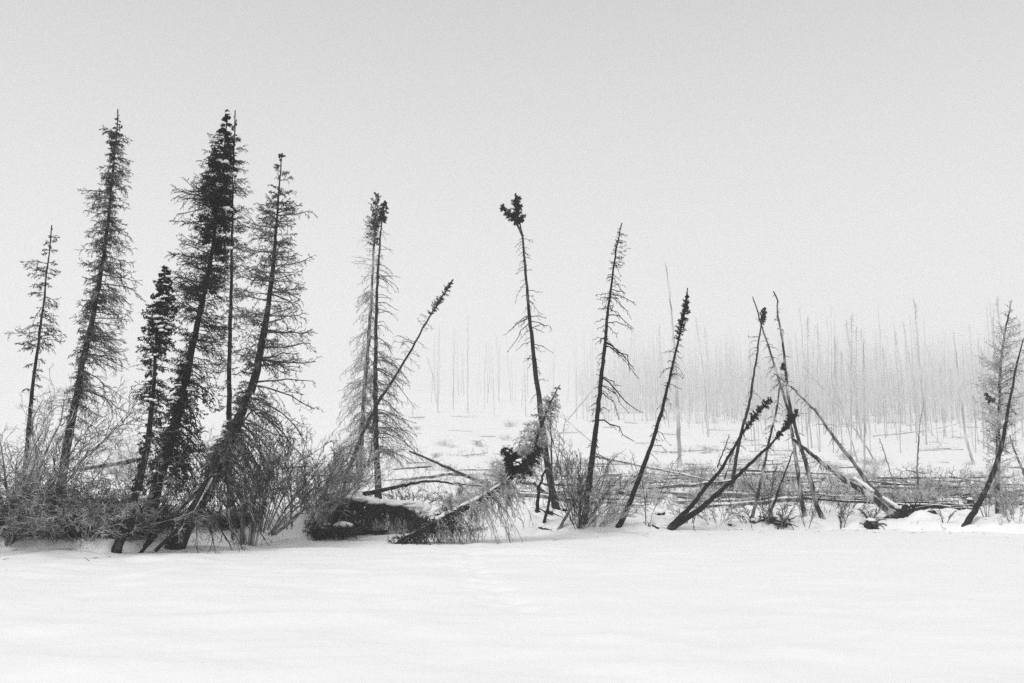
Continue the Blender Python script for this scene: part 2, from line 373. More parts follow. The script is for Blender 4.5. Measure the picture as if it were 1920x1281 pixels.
def build_tree(name, label, cat, pts, Y, w, bark, layers, crown='twig_mid', needle='needle', group=None, Ydepth=0.0, flare=1.25, stubs=40, snow=None, patch=None, cones=0, tipw=2.2, lean_y=0.0):
    """pts: trunk polyline top->base in photograph pixels at depth Y; w: trunk width px at base"""
    pts = np.array(pts, float)
    if pts[-1, 0] > 640 and 'behind the twin' not in label: Y = settle(pts[-1, 0], pts[-1, 1], Y); lean_y = 0.0
    n = len(pts); o_ = np.linspace(1, 0, n)
    P = np.array([at(px, py, Y + lean_y * k) for (px, py), k in zip(pts, o_)])
    base = P[-1].copy()
    ext = unit((P[-1] - P[-2])[None])[0]
    P = np.vstack([P, P[-1] + ext * 0.3])
    ppy = np.append(pts[:, 1], pts[-1, 1] + 0.3 * F / Y)
    K = 44; T = smooth_poly(P, K)
    # py of each sample
    seg = np.linalg.norm(np.diff(P, axis=0), axis=1); c = np.concatenate([[0], np.cumsum(seg)]); TPY = np.interp(np.linspace(0, c[-1], K), c, ppy)
    jit = rng.normal(size=(K, 3)) * 0.006 * (Y / 25); jit[-1] = 0; jit[0] = 0
    T = T + jit
    s = np.linspace(0, 1, K)
    rad = (tipw + (w - tipw) * s ** (1.3 if pts[-1, 0] < 480 else 1.05)) / 2 * Y / F * 0.93
    rad = rad * (1 + (flare - 1) * np.clip((s - 0.93) / 0.07, 0, 1))
    rad *= 1 + 0.14 * (rng.random(K) - 0.5)
    e = thing(name, label, cat, tuple(base), group)
    tb = MB(base); tb.tubes(T, rad, 9, 0.16)
    if stubs:                                             # short snapped branch stubs and bark scales
        SP_, SL = spawn(T[None], np.array([1.0]), stubs, 0.05, 0.97, 60, 95, 0.10 * Y / 25, 0.0, 0.1, 3, 0.1)
        tb.tubes(SP_, 0.006 * np.linspace(1, .6, 3)[None] * np.ones((len(SP_), 1)), 4)
    tb.build('trunk', M[bark], e)
    mb = MB(base); tf = MB(base); tips = []
    for lay in layers:
        out = grow_layer(mb, tf, T, TPY, Y, lay)
        tips.append((lay, out))
    mb.build('crown', M[crown], e)
    if tf.n: tf.build('needle_foliage', M[needle], e)
    if cones:
        cm = MB(base); lay, out = tips[0]; Pb = out[0][0]
        i = rng.integers(0, len(Pb), cones); p, t = sample(Pb[i], rng.uniform(0.3, 1, cones))
        cm.blobs(p - np.array([0, 0, .015]), np.array([[.016, .016, .026]]) * rng.uniform(.7, 1.3, (cones, 1)), 0.3)
        cm.build('cones', M['cone'], e)['kind'] = 'stuff'
    if snow:
        sm = MB(base)
        for (li, cnt, sz) in snow:
            Pb = tips[li][1][0][0]; i = rng.integers(0, len(Pb), cnt); ss = rng.uniform(0.45, 1.0, cnt)
            p, t = sample(Pb[i], ss)
            for k in range(3):
                off = rng.normal(size=(cnt, 3)) * sz * np.array([.7, .7, .12])
                sc_ = sz * rng.uniform(0.4, 1.0, (cnt, 1)) * np.array([[1, 1, 0.42]])
                sm.blobs(p + off + np.array([0, 0, sz * 0.22]), sc_, 0.55)
        sm.build('clinging_snow', M['snow_small'], e)['kind'] = 'stuff'
    if patch: patch(e, base, T, TPY)
    return e

# ================================================================== NEAR TREES (left group)
SHAG = dict(wide=1.16, rise=0.15, droop=0.55, tip=0.45, n2=12, n3=5, lf2=0.42, lf3=0.42, tw=0.0042, r0=0.010, spread=60)
build_tree('spruce_tree', 'slender sparse spruce with drooping frosted twig ends, leftmost tree on the shore', 'tree',
    [(97, 422), (94, 464), (88, 503), (86, 539), (79, 586), (74, 629), (68, 672), (62, 715), (57, 762), (52, 830), (45, 900), (38, 975)], 24.5, 13, 'bark_dark',
    [dict(SHAG, n=64, env=[(426, 4, 4, 1), (450, 28, 18, 1.4), (468, 10, 16, .8), (493, 48, 20, 1.2), (500, 40, 44, 1.5), (525, 20, 26, 1), (548, 22, 52, 1), (575, 60, 30, 1.2), (600, 34, 30, 1.2), (632, 48, 48, 1.6), (665, 40, 24, 1), (700, 30, 32, .9), (730, 14, 14, .4), (780, 12, 12, .2)], n2=9, n3=4, rise=.05, droop=.35, tuft=2, tlev=2, tfrom=.3, tlen=.05, tr=.007, needles=3, min=.35)],
    'twig_dark', needle='needle_frost', lean_y=-0.3)
build_tree('spruce_tree', 'tall shaggy spruce with a dark knot near its top, beside the slender sparse spruce', 'tree',
    [(221, 205), (220, 252), (215, 281), (210, 342), (205, 395), (196, 467), (187, 528), (172, 604), (158, 661), (144, 744), (127, 823), (117, 900), (106, 985)], 24.0, 21, 'bark_dark',
    [dict(SHAG, n=290, env=[(210, 2, 2, .4), (235, 12, 8, .9), (244, 22, 26, 1.3), (262, 20, 26, 1), (275, 10, 10, .8), (285, 10, 32, 1), (300, 20, 40, 1), (340, 32, 34, 1), (365, 50, 38, 1.2), (385, 42, 28, 1), (425, 32, 36, 1), (460, 38, 48, 1.2), (500, 32, 60, 1.2), (520, 26, 66, 1.2), (545, 22, 76, 1), (560, 24, 54, .8), (590, 24, 78, 1.2), (640, 14, 70, 1), (700, 12, 78, .9), (760, 8, 80, .9), (800, 4, 66, .7), (850, 6, 40, .3)], n2=12, n3=5, rise=.12, droop=.5),
     dict(n=55, env=[(236, 8, 8, 1), (246, 28, 22, 2), (262, 20, 24, 1.5), (278, 8, 10, 1), (300, 8, 12, .6), (420, 10, 10, .5)], rise=.1, droop=.1, n2=6, n3=3, tuft=5, tlev=1, tlen=.08, tr=.012, r0=.009),
     dict(n=300, env=[(262, 10, 10, 1.4), (400, 14, 14, 1.4), (500, 16, 16, 1), (600, 18, 20, 1), (760, 12, 16, .7)], rise=.1, droop=.3, n2=9, n3=5, lf2=.6, r0=.006)],
    'twig_mid', cones=30, lean_y=-0.4)
LIVE = dict(rise=0.05, droop=0.5, tip=0.5, n2=8, n3=3, lf2=0.40, tuft=8, tlev=2, tlen=.072, tr=.013, r0=.012, needles=4)
build_tree('spruce_tree', 'short dark spruce with snow clumps on its green-black top, between two tall shaggy spruces', 'tree',
    [(309, 497), (307, 545), (303, 590), (293, 629), (290, 690), (287, 744), (277, 833), (266, 887), (251, 941), (235, 985), (217, 1036)], 21.0, 21.2, 'bark_dark',
    [dict(LIVE, n=150, env=[(500, 3, 3, 1), (515, 13, 13, 1.4), (550, 24, 26, 1.6), (575, 30, 30, 1.4), (600, 28, 34, 1.4), (628, 34, 36, 1.3), (645, 50, 32, 1.2), (665, 22, 26, .7), (690, 14, 30, .3)]),
     dict(SHAG, n=46, env=[(650, 30, 30, 1), (720, 38, 34, 1), (800, 30, 38, 1), (850, 26, 40, 1)], n2=6, n3=3, rise=.25, droop=.3, r0=.009),
     dict(LIVE, n=14, env=[(735, 42, 8, 1), (755, 46, 8, 1)], min=.9, tuft=3),
     dict(LIVE, n=60, env=[(690, 18, 30, 1), (800, 16, 36, 1), (900, 10, 40, 1), (950, 8, 36, .6)], rise=0, droop=.7, tuft=4)],
    'twig_mid', snow=[(0, 60, .06), (2, 8, .055)], lean_y=0.2)
def d_snow(e, base, T, TPY):
    for px, py, ww in [(414, 306, 17), (427, 391, 14), (424, 368, 8), (410, 345, 7), (436, 326, 8), (386, 462, 8), (431, 465, 8), (427, 212, 7), (418, 252, 6), (423, 531, 7), (395, 295, 8)]:
        sm = MB(base); c = at(px, py, 23.25); r = ww * 23.4 / F
        cc = c + rng.normal(size=(5, 3)) * r * np.array([.38, .2, .08]); sm.blobs(cc, np.array([[r * .6, r * .5, r * .3]]) * rng.uniform(.7, 1.1, (5, 1)), .5)
        sm.build('snow_clump', M['snow_small'], e)
    for px, py, l in [(415, 312, 16), (424, 396, 9), (438, 330, 15), (410, 310, 8)]:
        sm = MB(base); a = at(px, py, 23.2); b = at(px, py + l, 23.2); sm.tubes(np.array([a, (a + b) / 2, b]), np.array([.014, .011, .003]), 5)
        sm.build('icicle', M['snow_small'], e)
build_tree('spruce_tree', 'tallest spruce, dense black crown carrying snow clumps and small icicles', 'tree',
    [(427, 205), (424, 240), (418, 300), (411, 360), (404, 413), (397, 485), (386, 528), (368, 621), (356, 672), (343, 744), (322, 820), (300, 890), (283, 960), (276, 990)], 23.6, 27, 'bark_black',
    [dict(LIVE, n=260, env=[(208, 3, 3, .7), (222, 8, 7, 1), (250, 14, 10, 1), (262, 24, 12, 1), (285, 24, 18, 1.3), (300, 32, 22, 1.8), (330, 36, 26, 2), (370, 40, 28, 2), (410, 38, 30, 1.6), (450, 30, 28, 1), (500, 26, 26, .6), (560, 20, 30, .4)], tr=.013, tlen=.08, rise=.15, droop=.35),
     dict(SHAG, n=300, env=[(255, 26, 12, .5), (300, 36, 26, 1), (345, 50, 30, 1), (375, 66, 32, 1.2), (400, 58, 34, 1), (430, 62, 36, 1), (470, 58, 40, 1.1), (500, 68, 44, 1.1), (540, 58, 48, 1), (580, 62, 46, 1.1), (620, 46, 52, 1), (670, 34, 56, .9), (720, 26, 50, .6)], rise=.12, droop=.25, tip=.9, n2=12, n3=5),
     dict(LIVE, n=150, env=[(660, 12, 60, .4), (700, 20, 66, .8), (740, 30, 72, 1), (790, 26, 84, 1.4), (830, 24, 72, 1.3), (870, 26, 60, 1), (905, 22, 60, 1)], rise=-.05, droop=.75, tip=.2, tuft=5, tr=.018)],
    'twig_dark', snow=[(0, 10, .045), (2, 90, .06)], cones=40, patch=d_snow, lean_y=-0.3)
build_tree('spruce_tree', 'thin straight spruce with fine frosted twigs, close behind the tallest black-crowned spruce', 'tree',
    [(441, 207), (439, 250), (438, 300), (436, 380), (434, 480), (433, 560), (431, 640), (430, 740), (429, 830), (430, 900), (432, 962)], 26.0, 14, 'bark_black',
    [dict(SHAG, n=190, env=[(212, 2, 3, .4), (245, 10, 13, .8), (270, 12, 20, 1), (300, 18, 26, 1.2), (335, 24, 34, 1.3), (380, 30, 32, 1.2), (430, 34, 34, 1.2), (480, 34, 42, 1.2), (530, 30, 46, 1), (590, 30, 40, .8), (660, 40, 36, .7), (740, 30, 24, .5), (790, 24, 24, .3)], n2=11, n3=5, rise=.3, droop=.4, tip=.6, r0=.007),
     dict(LIVE, n=30, env=[(215, 3, 3, 1), (250, 8, 10, 1), (400, 16, 16, 1)], tr=.009, tlen=.06)],
    'twig_mid')
def f_snow(e, base, T, TPY):
    sm = MB(base)
    for a, b in [((398, 893), (360, 962)), ((352, 965), (333, 1000))]:
        A = at(*a, 22.0); B = at(*b, 22.1); Q = smooth_poly(np.array([A, (A + B) / 2, B]), 14); sm.tubes(Q + rng.normal(size=Q.shape) * .01, .035 * (1 + .7 * (rng.random(14) - .5)) * np.sin(np.linspace(.15, 3, 14)) ** .4, 7, .4)
    sm.build('lying_snow', M['snow_small'], e)
build_tree('spruce_tree', 'open-branched leaning spruce with wide drooping right boughs and a snow-streaked thick base', 'tree',
    [(529, 287), (525, 330), (520, 400), (514, 470), (508, 540), (499, 600), (489, 657), (478, 711), (462, 755), (444, 795), (425, 840), (405, 885), (388, 920), (367, 955), (349, 988), (331, 1020)], 22.4, 33, 'bark_dark',
    [dict(SHAG, n=175, env=[(292, 5, 6, .8), (312, 14, 10, 1), (335, 20, 28, 1.1), (360, 16, 22, 1), (385, 20, 30, 1), (398, 36, 66, 1.6), (415, 44, 50, 1.2), (440, 46, 34, 1), (475, 54, 48, 1), (489, 40, 66, 1.2), (520, 52, 60, 1), (548, 60, 78, 1.3), (580, 50, 60, 1), (620, 40, 80, 1), (640, 40, 100, 1.2), (675, 34, 92, 1.2), (700, 30, 80, 1)], n2=10, n3=4, rise=.12, droop=.12, tip=1.2, tuft=2, tlev=2, tfrom=.3, tlen=.055, tr=.008, needles=2, whorl=30, r0=.013),
     dict(LIVE, n=60, env=[(690, 30, 80, .8), (725, 20, 110, 1), (755, 20, 120, 1.2), (785, 20, 90, 1), (820, 20, 80, 1)], rise=.1, droop=.42, tip=.2, tuft=3, tr=.012, tlen=.09),
     dict(SHAG, n=120, env=[(780, 14, 90, .8), (810, 25, 95, 1), (850, 30, 100, 1), (890, 30, 80, 1)], rise=-.2, droop=.75, tip=.1, n2=10, n3=5),
     dict(SHAG, n=24, env=[(900, 20, 100, 1), (960, 10, 90, 1)], rise=-.1, droop=.6, tip=.1, n2=7, n3=3)],
    'twig_mid', needle='needle_frost', snow=[(1, 26, .04)], patch=f_snow, lean_y=0.3)
# twin trees
build_tree('dead_tree', 'pale one of the twin trunks, shaggy with long frosted twigs', 'tree',
    [(705, 362), (704, 400), (702, 450), (699, 510), (695, 580), (690, 650), (684, 730), (679, 800), (673, 870), (668, 925)], 31.2, 13, 'bark_frost',
    [dict(LIVE, n=110, env=[(362, 3.7, 4.8, .6), (375, 11.8, 11.8, 1), (395, 15.5, 15.5, 1.5), (420, 16.6, 14.2, 1.5), (445, 17.8, 11.8, 1), (462, 16.6, 7.1, .6)], tr=.011, tlen=.065, rise=.5, var=.4, min=.3, droop=.1, tuft=8),
     dict(SHAG, n=60, env=[(400, 18, 6, .6), (450, 26, 10, 1), (470, 18, 10, .5), (480, 50, 10, .4), (520, 32, 14, .5)], rise=-.05, droop=.2, n2=7, n3=2, tw=.0038),
     dict(SHAG, n=170, env=[(520, 32, 8, .4), (560, 24, 8, 1), (600, 30, 10, 1), (650, 36, 14, 1), (700, 42, 18, 1), (750, 44, 20, 1.1), (800, 40, 24, 1), (860, 44, 24, .6)], rise=-.3, droop=.6, tip=.1, n2=12, n3=5, tw=.0045)],
    'twig_frost', cones=20)
build_tree('dead_tree', 'black trunk of the twin spruces with drooping bare branches on its right', 'tree',
    [(722, 376), (719, 400), (714, 430), (711, 470), (708, 520), (706, 580), (704, 640), (704, 700), (704, 760), (705, 820), (707, 880), (710, 935)], 30.8, 14, 'bark_black',
    [dict(LIVE, n=60, env=[(375, 4, 4, .6), (388, 9, 9, 1.5), (405, 10, 9, 1.5), (418, 6, 6, .8)], tr=.014, tlen=.09, tuft=5),
     dict(n=80, env=[(420, 4, 24, 1), (480, 6, 26, 1), (515, 8, 48, 1), (560, 8, 42, 1), (600, 8, 48, 1), (640, 8, 50, 1)], rise=.2, droop=.55, tip=-.1, n2=3, n3=2, lf2=.22, r0=.013, kink=.05, tw=.0055),
     dict(SHAG, n=110, env=[(630, 10, 50, .6), (690, 10, 62, 1), (740, 14, 66, 1), (790, 16, 78, 1), (830, 20, 84, 1.1), (870, 10, 50, .3)], rise=.05, droop=.6, tip=.1, n2=10, n3=4)],
    'twig_mid', cones=25)
build_tree('leaning_spruce_tree', 'slim spruce leaning steeply right with a bottle-brush needle tip, behind the twin trunks', 'tree',
    [(850, 524), (838, 543), (820, 568), (808, 590), (795, 612), (772, 655), (745, 700), (715, 745), (690, 790), (668, 840), (650, 890)], 38.5, 8, 'bark_dark',
    [dict(LIVE, n=90, env=[(526, 2.3, 2.3, .5), (545, 8.3, 8.3, 1.3), (570, 10.7, 10.7, 1.5), (590, 9.5, 9.5, 1)], tr=.011, tlen=.065, droop=.05, rise=.5, var=.4, min=.3, tuft=8, n3=0, tlev=1),
     dict(SHAG, n=46, env=[(595, 20, 16, 1), (640, 40, 26, 1), (700, 30, 26, 1), (800, 30, 30, 1)], n2=5, n3=2, rise=.2, droop=.5)],
    'twig_mid', cones=12)
# heart topped tree: the second lobe is a side stem of the same tree
def heart(e, base, T, TPY):
    mb = MB(base); tf = MB(base)
    Q = smooth_poly(np.array([at(x, y, base[1]) for x, y in [(940, 385), (945, 394), (957, 404), (967, 416), (974, 430), (980, 443)]]), 16)
    mb.tubes(Q, np.linspace(.012, .05, 16), 6, .2)
    qpy = np.interp(np.linspace(0, 1, 16), [0, .2, .5, 1], [385, 394, 410, 443])
    grow_layer(mb, tf, Q, qpy, base[1], dict(LIVE, n=55, env=[(386, 3.7, 3.7, 1), (396, 8.3, 8.3, 1.6), (408, 9.5, 10.7, 1.3), (418, 7.1, 9.5, 1)], tr=.011, tlen=.065, tuft=8, droop=.1, rise=.5, var=.4, min=.3))
    a = mb.build('side_stem', M['bark_dark'], e); tf.build('needle_foliage', M['needle'], a)
CURVY = dict(min=.38, var=.25, rise=.15, droop=.6, tip=.0, n2=4, n3=2, lf2=.25, r0=.013, kink=.07, tw=.0055)

build_tree('dead_tree', 'tall bare curved trunk topped by a heart-shaped tuft of black needles', 'tree',
    [(967, 362), (969, 385), (971, 405), (975, 425), (981, 441), (980, 456), (984, 490), (989, 560), (994, 610), (1000, 650), (1003, 700), (1010, 735), (1014, 780), (1020, 830), (1028, 880), (1035, 920), (1043, 956)], 32.5, 15.3, 'bark_dark',
    [dict(LIVE, n=120, env=[(366, 2.3, 2.3, .5), (376, 8.3, 8.3, 1), (395, 13.1, 11.8, 1.6), (410, 15.5, 13.1, 1.4), (422, 14.2, 7.1, .7)], tr=.011, tlen=.065, tuft=8, droop=.1, rise=.5, var=.4, min=.3),
     dict(CURVY, n=64, env=[(445, 26, 20, 1), (480, 16, 14, 1), (510, 32, 24, 1), (560, 34, 32, 1.2), (600, 42, 42, 1.2), (640, 34, 34, 1), (700, 24, 24, .5), (770, 14, 18, .3)], rise=.1, var=.3)],
    'twig_dark', patch=heart, cones=8)
build_tree('dead_tree', 'bare charred trunk with long drooping branches and a feathery pale top', 'tree',
    [(1166, 418), (1161, 440), (1155, 472), (1148, 520), (1141, 570), (1135, 640), (1128, 700), (1120, 780), (1113, 840), (1107, 885), (1101, 935), (1094, 985)], 32.3, 14.4, 'bark_black',
    [dict(n=44, env=[(425, 4, 9, 1), (440, 6, 18, 1.3), (470, 8, 26, 1.2), (498, 14, 30, .8)], rise=.3, droop=.1, n2=6, n3=3, tw=.005, r0=.008),
     dict(CURVY, n=84, env=[(490, 12, 40, 1), (520, 20, 50, 1), (560, 28, 54, 1), (600, 30, 62, 1), (640, 24, 66, 1), (690, 18, 80, 1), (740, 16, 64, 1), (790, 14, 70, 1), (830, 12, 70, .8), (860, 8, 40, .4)], r0=.013, n2=5)],
    'twig_dark')
build_tree('dead_tree', 'black bowed trunk with a ragged column of dark needles at its tip', 'tree',
    [(1289, 540), (1287, 565), (1283, 590), (1275, 625), (1266, 665), (1258, 700), (1250, 730), (1241, 771), (1229, 811), (1217, 846), (1203, 884), (1187, 926), (1168, 973), (1158, 992)], 31.6, 12.0, 'bark_black',
    [dict(LIVE, n=120, env=[(550, 2.3, 2.3, .4), (562, 7.1, 6.0, 1), (575, 7.1, 7.1, 1), (585, 9.5, 8.3, 1.4), (598, 10.7, 10.7, 1.3), (606, 16.6, 10.7, 1), (620, 10.7, 9.5, .8), (638, 9.5, 7.1, .5)], tr=.011, tlen=.065, tuft=8, droop=.1, rise=.5, var=.4, min=.3, n3=0, tlev=1),
     dict(CURVY, n=56, env=[(640, 20, 12, 1), (680, 34, 24, 1), (730, 16, 26, 1), (800, 16, 28, 1), (850, 16, 26, .7)], n2=3)],
    'twig_dark')
# right hand tripod of leaning trees
build_tree('dead_tree', 'thin curved trunk with a small needle torch on top, above the crossing poles', 'tree',
    [(1434, 576), (1430, 600), (1427, 612), (1423, 640), (1421, 655), (1416, 690), (1410, 722), (1405, 762), (1395, 790), (1384, 837), (1377, 884), (1370, 925)], 36.0, 8.5, 'bark_dark',
    [dict(LIVE, n=70, env=[(578, 2.3, 2.3, .5), (588, 7.1, 6.0, 1.3), (600, 8.3, 7.1, 1.3), (607, 6.0, 4.8, .6)], tr=.011, tlen=.065, tuft=8, droop=.05, rise=.5, var=.4, min=.3),
     dict(CURVY, n=26, env=[(630, 24, 16, 1), (700, 16, 20, 1), (800, 18, 20, 1)], n2=3)], 'twig_dark')
build_tree('leaning_spruce_tree', 'upper of two low leaning trunks, ending in a thick dark needle club', 'tree',
    [(1445, 748), (1432, 762), (1416, 780), (1405, 795), (1395, 806), (1374, 844), (1351, 882), (1323, 914), (1302, 943), (1280, 966), (1250, 995)], 31.8, 11.2, 'bark_black',
    [dict(LIVE, n=110, env=[(747, 3.7, 3.7, .6), (756, 10.7, 9.5, 1.3), (768, 10.7, 10.7, 1.2), (780, 8.3, 9.5, 1), (800, 6.0, 6.0, .8), (815, 4.8, 4.8, .3)], tr=.011, tlen=.065, tuft=8, droop=.05, rise=.5, var=.4, min=.3, n3=0, tlev=1),
     dict(CURVY, n=40, env=[(790, 16, 14, 1), (830, 20, 14, 1.2), (900, 14, 14, .6), (940, 12, 20, .6)], n2=3)],
    'twig_dark')
build_tree('leaning_spruce_tree', 'lowest leaning trunk, curving up to a dark needle brush', 'tree',
    [(1497, 767), (1486, 783), (1474, 800), (1463, 814), (1456, 822), (1440, 839), (1419, 858), (1393, 884), (1367, 907), (1341, 931), (1313, 955), (1278, 978), (1250, 996)], 31.2, 13.7, 'bark_black',
    [dict(LIVE, n=110, env=[(770, 3.7, 3.7, .8), (782, 8.3, 8.3, 1.3), (797, 9.5, 9.5, 1.2), (812, 7.1, 7.1, 1), (826, 4.8, 4.8, .5)], tr=.011, tlen=.065, tuft=8, droop=.05, rise=.5, var=.4, min=.3, n3=0, tlev=1),
     dict(CURVY, n=30, env=[(840, 10, 26, 1), (900, 8, 20, 1), (970, 14, 40, 1.4)], droop=1.0, n2=5, n3=2)],
    'twig_dark')
build_tree('dead_tree', 'tall thin bent pole with frost patches and a crooked bare top', 'tree',
    [(1450, 546), (1461, 563), (1456, 580), (1462, 611), (1468, 644), (1471, 677), (1474, 709), (1478, 740), (1482, 770), (1489, 795), (1496, 823), (1507, 853), (1515, 884), (1524, 917), (1531, 950), (1543, 974)], 34.0, 10.2, 'bark_patchy',
    [dict(CURVY, n=60, env=[(548, 8, 8, 1), (580, 14, 8, 1), (650, 22, 14, 1), (700, 24, 30, 1), (760, 16, 30, 1), (900, 14, 14, .6)], n2=4, droop=.3, rise=0)], 'twig_mid', tipw=2.6)
build_tree('dead_tree', 'thin pole leaning left across the tall bent pole, with a faint bare top', 'tree',
    [(1411, 556), (1419, 578), (1427, 611), (1434, 629), (1443, 653), (1451, 683), (1460, 712), (1471, 745), (1479, 775), (1485, 811), (1489, 837), (1494, 870), (1498, 903), (1503, 938), (1510, 969)], 34.6, 9.3, 'bark_patchy',
    [dict(CURVY, n=50, env=[(560, 10, 10, 1), (620, 14, 20, 1), (690, 34, 14, 1.3), (760, 16, 16, 1), (860, 12, 14, .6)], n2=4, droop=.3, rise=0)], 'twig_mid', tipw=2.2)
build_tree('dead_tree', 'thin straight pole with a tiny dark needle knob, standing between the crossing poles', 'tree',
    [(1469, 680), (1466, 698), (1462, 716), (1458, 758), (1451, 790), (1443, 823), (1435, 860), (1425, 912), (1416, 945), (1408, 982)], 33.2, 7.6, 'bark_patchy',
    [dict(LIVE, n=26, env=[(682, 3, 3, 1), (692, 4, 4, 1)], tr=.012, tlen=.06, tuft=3),
     dict(CURVY, n=50, env=[(700, 20, 10, 1), (780, 22, 20, 1.2), (860, 16, 14, .7), (920, 10, 10, .5)], n2=4, rise=0)], 'twig_mid')
build_tree('leaning_dead_tree', 'bare grey pole leaning down to the right towards the root wad', 'tree',
    [(1451, 700), (1480, 722), (1500, 742), (1533, 775), (1558, 813), (1577, 838), (1603, 871), (1624, 902), (1652, 934), (1687, 964)], 36.0, 11, 'bark_grey',
    [dict(CURVY, n=40, env=[(702, 10, 30, 1), (760, 20, 30, 1), (840, 16, 14, .7), (920, 8, 20, .5)], n2=3, rise=.1)], 'twig_mid')
def rootwad(e, base, T, TPY):
    rb = MB(base); c = at(1700, 968, base[1])
    dirs = unit(rng.normal(size=(26, 3)) * np.array([1, .6, .7]) + np.array([.5, 0, .35]))
    L = rng.uniform(.2, .8, 26)
    uu = np.linspace(0, 1, 6)
    Q = c + L[:, None, None] * (dirs[:, None] * uu[None, :, None]) + rng.normal(size=(26, 6, 3)) * .05 * uu[None, :, None]
    rb.tubes(Q, .045 * (1 - .8 * uu)[None] * rng.uniform(.6, 1.6, (26, 1)), 5, .4)
    rb.blobs(c + rng.normal(size=(9, 3)) * np.array([.28, .15, .1]), rng.uniform(.1, .24, (9, 3)), .6)
    # the long upturned root to the right
    q = smooth_poly(np.array([at(x, y, (base[1] - .2)) for x, y in [(1700, 972), (1712, 968), (1722, 955), (1735, 952), (1752, 948)]]), 12)
    rb.tubes(q, np.linspace(.13, .03, 12), 7, .4)
    q = smooth_poly(np.array([at(x, y, (base[1] - .2)) for x, y in [(1722, 957), (1727, 968), (1732, 980)]]), 8)
    rb.tubes(q, np.linspace(.08, .04, 8), 6, .4)
    rb.build('root_wad', M['earth'], e)
    sm = MB(base)
    for a, b in [((1640, 925), (1600, 898)), ((1690, 958), (1655, 935))]:
        A = at(*a, base[1]); B = at(*b, base[1]); q = smooth_poly(np.array([A, (A + B) / 2, B]), 12) + np.array([0, 0, .06]); sm.tubes(q, .06 * np.sin(np.linspace(.2, 2.9, 12)) ** .5, 6, .4)
    sm.build('lying_snow', M['snow_small'], e)
build_tree('fallen_tree', 'snow-mottled trunk slanting down to an upturned black root wad', 'tree',
    [(1486, 822), (1505, 838), (1530, 859), (1556, 880), (1587, 902), (1612, 918), (1640, 937), (1665, 958), (1695, 972)], 35.5, 16.0, 'bark_patchy',
    [dict(CURVY, n=56, env=[(824, 10, 16, .6), (860, 24, 24, 1), (900, 40, 20, 1), (940, 46, 14, 1)], n2=6, n3=3, rise=-.3, droop=.6)], 'twig_frost', patch=rootwad, tipw=6)
# rightmost group
build_tree('dead_tree', 'frost-feathered tree with upswept fine branches, by the leaning grey trunk', 'tree',
    [(1896, 562), (1890, 595), (1885, 622), (1881, 651), (1876, 688), (1874, 732), (1875, 765), (1872, 810), (1871, 857), (1870, 904), (1872, 972)], 37.0, 13, 'bark_patchy',
    [dict(n=190, env=[(565, 6, 8, .5), (600, 18, 22, .9), (650, 28, 38, 1), (700, 40, 48, 1.2), (760, 48, 48, 1.2), (820, 46, 44, 1), (900, 34, 34, .6)], rise=.6, droop=.15, tip=.6, n2=8, n3=3, lf2=.4, r0=.010, tw=.005)],
    'twig_frost', tipw=2)
def knot(e, base, T, TPY):
    mb = MB(base); tf = MB(base)
    Q = smooth_poly(np.array([at(x, y, base[1]) for x, y in [(1846, 737), (1853, 746), (1864, 755), (1893, 762)]]), 10); mb.tubes(Q, np.linspace(.008, .02, 10), 5, .3)
    grow_layer(mb, tf, Q[:6], np.linspace(738, 752, 6), base[1], dict(LIVE, n=26, env=[(738, 4, 4, 1), (750, 6, 6, 1)], tr=.014, tlen=.08))
    b = mb.build('side_branch', M['twig_mid'], e); tf.build('needle_foliage', M['needle_frost'], b)
build_tree('leaning_dead_tree', 'leaning grey trunk with one dark needle tuft, crossing the frost-feathered tree', 'tree',
    [(1919, 635), (1909, 670), (1903, 699), (1894, 751), (1889, 775), (1882, 817), (1875, 847), (1868, 871), (1856, 904), (1837, 941), (1821, 970), (1800, 998)], 33.0, 13.3, 'bark_dark',
    [dict(CURVY, n=36, env=[(640, 14, 14, 1), (740, 24, 24, 1), (860, 24, 20, 1), (900, 14, 10, .5)], n2=5, n3=2)], 'twig_mid', patch=knot, flare=1.7)
build_tree('dead_tree', 'thin dark pole tilting left at the far right edge', 'tree',
    [(1893, 815), (1900, 838), (1909, 862), (1922, 892), (1936, 935)], 38.0, 8, 'bark_grey',
    [dict(CURVY, n=14, env=[(820, 14, 14, 1), (900, 14, 14, 1)], n2=4)], 'twig_frost')

